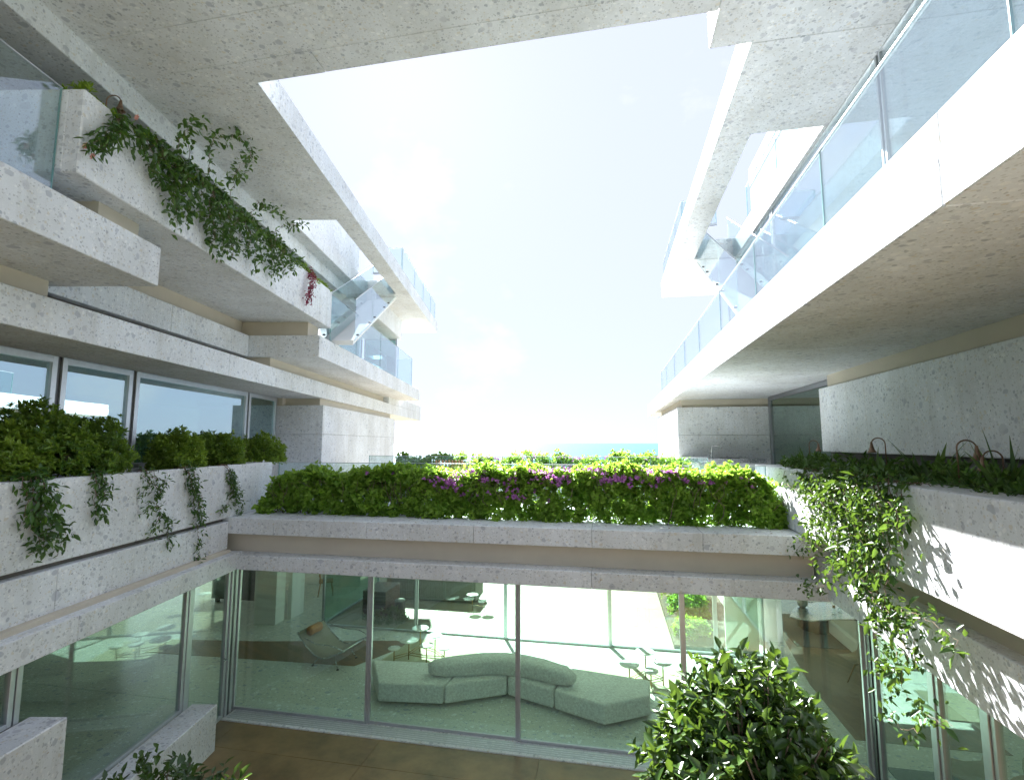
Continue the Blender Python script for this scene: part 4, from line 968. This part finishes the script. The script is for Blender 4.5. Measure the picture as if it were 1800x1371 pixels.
# ------------------------------------------------------------------ outdoor kitchen on the far right terrace
k = Thing('outdoor_counter', 'stone kitchen counter with a sink against the shaded return wall', 'counter', loc=(2.9, 14.4, 3.5), origin=(2.9, 14.4, 3.5))
k.part('cabinet', B1(2.35, 3.85, 14.1, 14.75, 3.49, 4.44, b=.004), 'stone'); k.part('worktop', B1(2.0, 3.95, 14.05, 15.38, 4.44, 4.55, b=.005), 'steel')
k.part('sink', B1(2.85, 3.35, 14.25, 14.6, 4.545, 4.565, b=.003), 'alu_dark')
f = Thing('tap', 'tall angular steel tap standing on the outdoor counter', 'tap', loc=(2.72, 14.65, 4.55))
f.part('spout', MB().tube([(0, 0, 0), (0, 0, .30), (.03, 0, .33), (.24, 0, .33), (.26, 0, .31), (.26, 0, .27)], .014, 8), 'steel'); f.part('lever', MB().tube([(0, 0, .09), (-.07, 0, .10)], .008, 6), 'steel'); f.part('foot', MB().lathe([(.026, 0), (.026, .09), (.02, .1)], 12), 'steel')

# ------------------------------------------------------------------ living room
so = Thing('curved_sofa', 'long angular grey boucle sofa with a rolled backrest seen through the sliding glass', 'sofa', loc=(-2, 10.2, 0), origin=(-2, 10.2, 0))
def module(nm, poly, z0=.06, z1=.40): so.part(nm, MB().prism(poly, z0, z1), 'wool', round_=.05)
module('seat_module', [(-4.44, 9.42), (-3.20, 9.56), (-3.05, 10.55), (-5.05, 10.38)])
module('seat_module', [(-3.18, 9.57), (-2.09, 10.14), (-2.15, 11.25), (-3.03, 10.60)])
module('seat_module', [(-2.07, 10.14), (-1.14, 9.81), (-.92, 10.88), (-2.12, 11.30)])
module('seat_module', [(-1.12, 9.80), (-.20, 9.42), (.60, 9.90), (.66, 10.55), (-.88, 10.80)])
def roll(pts, rad, hz, m='wool', nm='backrest'):
    """a fat bolster lofted along a path"""
    n = len(pts); vs = []; seg = 14
    for i, (x, y) in enumerate(pts):
        t = Vector(pts[min(i + 1, n - 1)]) - Vector(pts[max(i - 1, 0)]); t.normalize(); nn = Vector((-t.y, t.x))
        e = math.sin(math.pi * min(1, max(0, (i + .25) / (n - .5)))) ** .35
        for k_ in range(seg):
            a = 2 * math.pi * k_ / seg; cx, cz = math.cos(a), math.sin(a)
            px = math.copysign(abs(cx) ** .75, cx) * rad * e; pz = math.copysign(abs(cz) ** .75, cz) * hz / 2 * e
            vs.append((x + nn.x * px, y + nn.y * px, .36 + hz / 2 + pz))
    fs = [(i * seg + q, i * seg + (q + 1) % seg, (i + 1) * seg + (q + 1) % seg, (i + 1) * seg + q) for i in range(n - 1) for q in range(seg)] + [tuple(range(seg)), tuple(range((n - 1) * seg, n * seg))]
    so.part(nm, MB().add(vs, fs, True), m)
cp = [(-3.62, 9.90), (-3.50, 9.95), (-3.30, 10.02), (-3.0, 10.14), (-2.6, 10.30), (-2.2, 10.38), (-1.8, 10.36), (-1.4, 10.26), (-1.05, 10.12), (-.86, 10.03), (-.76, 9.99)]
roll(cp, .24, .36)
for x, y in ((-4.2, 9.7), (-3.4, 10.2), (-1.5, 10.2), (0.2, 10.1), (-.2, 9.7)): so.part('foot', MB().lathe([(.03, 0), (.03, .08)], 8, (x, y, 0)), 'black')

def pebble_tables(label, tops, links):
    t = Thing('side_table', label, 'side table', loc=(tops[0][0], tops[0][1], 0), origin=(tops[0][0], tops[0][1], 0), group='clustered side tables')
    for (x, y, z, r_) in tops:
        t.part('top', MB().lathe([(r_ * .97, z - .018), (r_, z - .012), (r_, z - .003), (r_ * .985, z)], 28, (x, y, 0)), 'tabletop')
        t.part('leg', MB().tube([(x, y, .006), (x, y, z - .015)], .013, 8), 'brass')
    for a, b_ in links:
        A, Bq = tops[a], tops[b_]
        for z in (.12, .17): t.part('rod', MB().tube([(A[0], A[1], z), (Bq[0], Bq[1], z)], .007, 6), 'brass')
def tp(px, py, z, r_): q = on_z(px, py, z); return (q.x, q.y, z, r_)
pebble_tables('cluster of six round white tables with thin brass legs on the sage rug', [tp(693, 1138, .36, .14), tp(719, 1124, .45, .22), tp(739, 1103, .56, .20), tp(765, 1116, .50, .165), tp(750, 1133, .40, .16), tp(781, 1138, .36, .135)], [(0, 1), (1, 2), (2, 3), (1, 4), (4, 5), (3, 5)])
pebble_tables('cluster of four round tables on the pale green rug behind the tree', [tp(1106, 1166, .45, .20), tp(1134, 1144, .56, .20), tp(1165, 1163, .48, .185), tp(1144, 1178, .36, .15)], [(0, 1), (1, 2), (0, 3), (3, 2)])
t = Thing('side_table', 'pair of small round tables outside beside the woven sofa', 'side table', loc=(-3.9, 15.0, 0), origin=(-3.9, 15.0, 0), group='clustered side tables')
for x, y, z in ((-4.15, 15.05, .45), (-3.75, 15.0, .38)):
    t.part('top', MB().lathe([(.17, z - .015), (.18, z - .008), (.175, z)], 24, (x, y, 0)), 'tabletop'); t.part('leg', MB().tube([(x, y, -.01), (x, y, z - .01)], .012, 8), 'brass')
t.part('rod', MB().tube([(-4.15, 15.05, .14), (-3.75, 15.0, .14)], .007, 6), 'brass')
def rug(name, poly, m, lab): solo(name, MB().prism(poly, .0062, .018), m, lab, 'rug', origin=(poly[0][0], poly[0][1], 0))
rug('rug', [(-5.3, 11.0), (-3.05, 11.0), (-3.3, 12.66), (-5.0, 12.6)], 'rug', 'sage green rug under the cluster of six white tables')
rug('rug', [(-.74, 10.9), (1.6, 10.9), (1.6, 12.02), (-.70, 12.0)], 'rug', 'pale green rug under the four grey-topped tables')
rug('rug', [(4.38, 13.95), (6.9, 14.0), (6.9, 16.6), (4.42, 16.4)], 'rug_d', 'dark slate rug under the polygonal coffee table')

# lounge chair with halyard seat
lc = Thing('lounge_chair', 'low steel and rope lounge chair with a tan leather head cushion on the oak strip', 'chair', loc=(-6.25, 11.0, 0), rotz=R(-8))
prof = [(-.72, .70), (-.48, .46), (-.24, .29), (-.05, .24), (.12, .27), (.40, .40), (.52, .45)]
for nm, (y0, y1), dz in (('seat', (-.42, .42), 0),):
    vs = []; 
    for x, z in prof: vs += [(x, y0, z), (x, y0 * .33, z - .02), (x, y1 * .33, z - .02), (x, y1, z)]
    vs += [(x, y, z - .03) for x, y, z in vs]
    n = len(prof) * 4; fs = []
    for i in range(len(prof) - 1):
        for q in range(3):
            a = i * 4 + q; fs += [(a, a + 1, a + 5, a + 4), (n + a + 4, n + a + 5, n + a + 1, n + a)]
    for i in range(len(prof) - 1):
        for a in (i * 4, i * 4 + 3): fs.append((a, a + 4, n + a + 4, n + a))
    lc.part('seat', MB().add(vs, fs, True), 'rope')
for s_ in (-1, 1):
    lc.part('side_rail', MB().tube([(x, s_ * .44, z) for x, z in prof], .014, 8), 'steel')
    lc.part('arm', MB().tube([(-.50, s_ * .45, .62), (-.15, s_ * .50, .55), (.25, s_ * .50, .56), (.50, s_ * .47, .50), (.52, s_ * .45, .45)], .011, 8), 'steel')
lc.part('cross_rail', MB().tube([(-.72, -.44, .70), (-.72, .44, .70)], .014, 8), 'steel'); lc.part('cross_rail', MB().tube([(.52, -.44, .45), (.52, .44, .45)], .014, 8), 'steel')
for x, y in ((-.35, -.33), (.32, -.33), (-.35, .33), (.32, .33)):
    lg = lc.part('leg', MB().tube([(x * .5, y * .8, .26), (x, y, .02)], .011, 8), 'steel'); lc.part('foot', MB().lathe([(.03, 0), (.03, .012), (.012, .03)], 12, (x, y, 0)), 'black', lg)
mb = MB(); mb.box(-.70, -.52, -.22, .22, .56, .76, b=.05); cu = lc.part('head_cushion', mb, 'leather'); round_edges(cu.data, .03, 2)

# outdoor woven sofa, wood planter box
os_ = Thing('outdoor_sofa', 'dark woven outdoor sofa of three modules with grey cushions on the terrace', 'sofa', loc=(-5.7, 16.1, 0), origin=(-5.7, 16.1, 0))
for i in range(3):
    x0 = -7.10 + i * .95; x1 = x0 + .92
    b_ = os_.part('back_panel', B1(x0, x1, 15.62, 15.72, .06, .66, b=.02), 'weave')
    fr = MB()
    for q in ((x0, x1, .06, .09), (x0, x1, .63, .66), (x0, x0 + .03, .09, .63), (x1 - .03, x1, .09, .63)): k_ = B1(q[0], q[1], 15.60, 15.625, q[2], q[3], b=.004); fr.add(k_.v, k_.f)
    os_.part('frame', fr, 'cushion', b_)
    for kx in range(14): os_.part('strap', B1(x0 + .05 + kx * .06, x0 + .08 + kx * .06, 15.606, 15.63, .09, .63, b=.003), 'weave', b_)
    os_.part('seat_cushion', B1(x0, x1, 15.73, 16.55, .20, .42, b=.04), 'cushion'); os_.part('back_cushion', B1(x0 + .04, x1 - .04, 15.72, 15.95, .42, .80, b=.05), 'cushion')
os_.part('side_panel', B1(-4.28, -4.20, 15.62, 16.55, .06, .66, b=.02), 'weave'); os_.part('side_panel', B1(-7.18, -7.11, 15.62, 16.55, .06, .66, b=.02), 'weave'); os_.part('base', B1(-7.1, -4.28, 15.72, 16.5, -.012, .2, b=.01), 'weave')
wb = Thing('wooden_box', 'dark stained slatted box with a dark plant at its foot on the terrace', 'box', loc=(-6.75, 14.2, 0), origin=(-6.75, 14.2, 0))
wb.part('carcass', B1(-7.12, -6.44, 13.96, 14.94, -.012, .68, b=.004), 'black')
for i in range(7):
    wb.part('slat', B1(-7.13, -6.43, 13.94, 13.962, .0 + i * .098, .09 + i * .098, b=.003), 'darkwood'); wb.part('slat', B1(-6.442, -6.42, 13.94, 14.95, .0 + i * .098, .09 + i * .098, b=.003), 'darkwood')
for i in range(9): wb.part('slat', B1(-7.13 + i * .078, -7.06 + i * .078, 13.94, 14.95, .68, .70, b=.003), 'darkwood')
shrub('pot_plant', 'dark low foliage spreading at the foot of the slatted box', (-6.35, 13.85, .04), .62, .42, .16, 120, 'l_vine', Ls=.10, Wr=.4, per=7, base_z=-.01, seed=90, bright=-.3)
st = Thing('stool', 'small dark drum stool beside the slatted box', 'stool', loc=(-6.15, 14.35, -.012)); st.part('body', MB().lathe([(.14, 0), (.15, .03), (.15, .36), (.14, .38)], 20), 'black'); st.part('seat', MB().lathe([(.15, .375), (.155, .385), (.15, .40)], 20), 'cushion')

# right hand room: coffee table with carafes and vase, low sofa, shell chairs
ct = Thing('coffee_table', 'polygonal grey coffee table on a dark drum base beyond the white column', 'coffee table', loc=(5.3, 15.4, 0), origin=(5.3, 15.4, 0))
ct.part('top', MB().prism([(4.52, 14.85), (5.0, 14.62), (5.45, 14.80), (6.1, 14.95), (6.4, 15.8), (5.9, 16.3), (5.2, 16.1), (4.85, 15.55)], .40, .43), 'steel'); ct.part('base', MB().lathe([(.46, .018), (.48, .05), (.48, .36), (.46, .40)], 28, (5.35, 15.35, 0)), 'black')
vz = Thing('vase', 'pale ceramic vase with lavender flowers on the coffee table', 'vase', loc=(5.15, 15.75, .43)); vz.part('body', MB().lathe([(.06, 0), (.12, .05), (.14, .14), (.10, .24), (.07, .27), (.075, .30)], 18), 'ceramic')
fl = whorls(np.array([5.15, 15.75, .80]) + rnd(40, .09), np.tile([0, 0, 1.], (40, 1)), 5, .07, .3, .7, .3); me = leaf_mesh('flowers', fl[0] - np.array(vz.o.location), fl[1], fl[2], fl[3], fl[4], fl[5]); vz.raw('flowers', me, 'f_lav')['kind'] = 'stuff'
for i, (x, y) in enumerate(((5.75, 15.25), (5.95, 15.42))):
    c_ = Thing('carafe', ['glass carafe with a cork stopper at the table edge', 'second glass carafe standing just behind the first'][i], 'carafe', loc=(x, y, .43), group='carafes on the coffee table'); c_.part('body', MB().lathe([(.055, 0), (.06, .02), (.045, .13), (.035, .17)], 16), 'pane_clear'); c_.part('stopper', MB().lathe([(.034, .165), (.036, .225)], 12), 'corkm')
s3 = Thing('low_sofa', 'pale low sofa at the dark rug behind the shell chair', 'sofa', loc=(6.1, 13.6, 0), origin=(6.1, 13.6, 0))
s3.part('seat', B1(5.45, 6.6, 12.2, 14.9, .05, .42, b=.05), 'wool_l'); s3.part('backrest', B1(6.55, 6.85, 12.2, 14.9, .05, .75, b=.06), 'wool_l'); s3.part('base', B1(5.6, 6.7, 12.4, 14.7, .018, .06, b=.01), 'black')
def shell_chair(lab, x, y, rz, sc=1.0):
    t = Thing('shell_chair', lab, 'chair', loc=(x, y, 0), rotz=rz, group='moulded shell chairs'); rows = []; K, W_ = 9, 7
    pr = [(.26, .44), (.12, .42), (-.05, .41), (-.16, .44), (-.22, .52), (-.26, .64), (-.28, .76), (-.29, .86), (-.285, .93)]
    hw = [.20, .24, .26, .27, .28, .27, .24, .18, .08]
    vs = [];
    for (px, pz), h_ in zip(pr, hw):
        for j in range(W_):
            a = (j / (W_ - 1)) * 2 - 1; vs.append((px * sc + abs(a) ** 2 * .08, a * h_ * sc, (pz + (abs(a) ** 2) * (.06 if pz < .5 else 0)) * sc))
    n = len(vs); vs += [(vx - .012, vy, vz_ - .012) for vx, vy, vz_ in vs]; fs = []
    for i in range(K - 1):
        for j in range(W_ - 1):
            a = i * W_ + j; fs += [(a, a + 1, a + W_ + 1, a + W_), (n + a + W_, n + a + W_ + 1, n + a + 1, n + a)]
    for i in range(K - 1):
        for a in (i * W_, i * W_ + W_ - 1): fs.append((a, a + W_, n + a + W_, n + a))
    t.part('shell', MB().add(vs, fs, True), 'tan')
    for sx in (-1, 1):
        for sy in (-1, 1): t.part('leg', MB().tube([(.08 * sx - .02, .10 * sy, .41 * sc), (.21 * sx - .02, .22 * sy, 0.006)], [.017, .011], 8), 'oak')
p = on_z(1522, 1215, 0); shell_chair('tan moulded chair beside the pale low sofa', 5.0, 12.0, R(200), 1.15)
shell_chair('tan moulded chair on oak legs close behind the door under the vine', 4.75, 8.4, R(160), 1.05)
shell_chair('tan moulded chair on the inner side of the round table', 5.6, 8.2, R(20), 1.0)
rug('rug', [(4.05, 6.2), (6.6, 6.2), (6.6, 9.2), (4.05, 9.2)], 'rug_d', 'dark rug under the round dining table and shell chairs')
dt = Thing('dining_table', 'round dark dining table between the shell chairs', 'table', loc=(5.3, 7.4, 0)); dt.part('top', MB().lathe([(.62, .70), (.65, .715), (.65, .735), (.63, .74)], 32), 'oak'); dt.part('pedestal', MB().lathe([(.30, .018), (.28, .03), (.05, .07), (.05, .70)], 20), 'black')

# left hand interior: stone stair, sideboard, dining chair, curtain track
sr = Thing('indoor_stair', 'floating stone stair treads behind the glass above the sill block', 'stair', loc=left(-7.6, 7.0, 0), rotz=SPL, origin=(-7.6, 7.0, 0))
for i in range(9): sr.part('tread', B1(-8.6, -7.2, 8.1 - i * .30, 8.42 - i * .30, .10 + i * .17, .17 + i * .17, b=.005), 'stone')
sr.part('stringer', MB().tube([(-7.9, 8.35, .0), (-7.9, 5.6, 1.58)], .06, 6), 'alu_dark')
sb = Thing('sideboard', 'long dark sideboard with an oak shelf deep in the room beyond the column', 'sideboard', loc=(-11.2, 13.9, 0), origin=(-11.2, 13.9, 0)); sb.part('cabinet', B1(-12.4, -10.2, 14.2, 14.7, .12, 1.0, b=.008), 'black'); sb.part('shelf', B1(-12.4, -10.2, 14.2, 14.7, 1.35, 1.40, b=.004), 'oak'); sb.part('leg', B1(-12.3, -12.2, 14.25, 14.35, 0, .13, b=.003), 'black'); sb.part('leg', B1(-10.4, -10.3, 14.25, 14.35, 0, .13, b=.003), 'black'); sb.part('panel', B1(-12.4, -10.2, 14.66, 14.70, .98, 1.9, b=.004), 'black')
dc = Thing('dining_chair', 'wooden dining chair with splayed legs beyond the white column', 'chair', loc=(-9.3, 15.6, 0), rotz=R(30))
dc.part('seat', B1(-.22, .22, -.22, .22, .42, .46, b=.015), 'oak'); dc.part('backrest', B1(-.22, -.19, -.22, .22, .62, .82, b=.01), 'oak')
for sx in (-1, 1):
    for sy in (-1, 1): dc.part('leg', MB().tube([(.16 * sx, .16 * sy, .43), (.23 * sx, .22 * sy, 0.0)], [.017, .012], 8), 'oak')
for sy in (-1, 1): dc.part('back_post', MB().tube([(-.17, .17 * sy, .44), (-.215, .18 * sy, .82)], .013, 8), 'oak')
# rooms behind: back walls and the outdoor wall
P = bw.part
P('wall', B1(-15, -8.2, 16.6, 16.8, 0, 2.66, b=0), 'white'); P('ceiling', B1(-15, -7.9, 13.0, 16.8, 2.68, 2.9, b=0), 'white'); P('floor', B1(-15, -7.9, 13.10, 16.8, -.2, -.001, b=0), 'stone_floor')
window(bw, 'x', -7.87, 13.1, 16.5, 0, 2.68, fw=.05)
rb.part('wall', B1(3.32, 3.42, 14.5, 18.6, -.1, 2.72, b=.004), 'white')
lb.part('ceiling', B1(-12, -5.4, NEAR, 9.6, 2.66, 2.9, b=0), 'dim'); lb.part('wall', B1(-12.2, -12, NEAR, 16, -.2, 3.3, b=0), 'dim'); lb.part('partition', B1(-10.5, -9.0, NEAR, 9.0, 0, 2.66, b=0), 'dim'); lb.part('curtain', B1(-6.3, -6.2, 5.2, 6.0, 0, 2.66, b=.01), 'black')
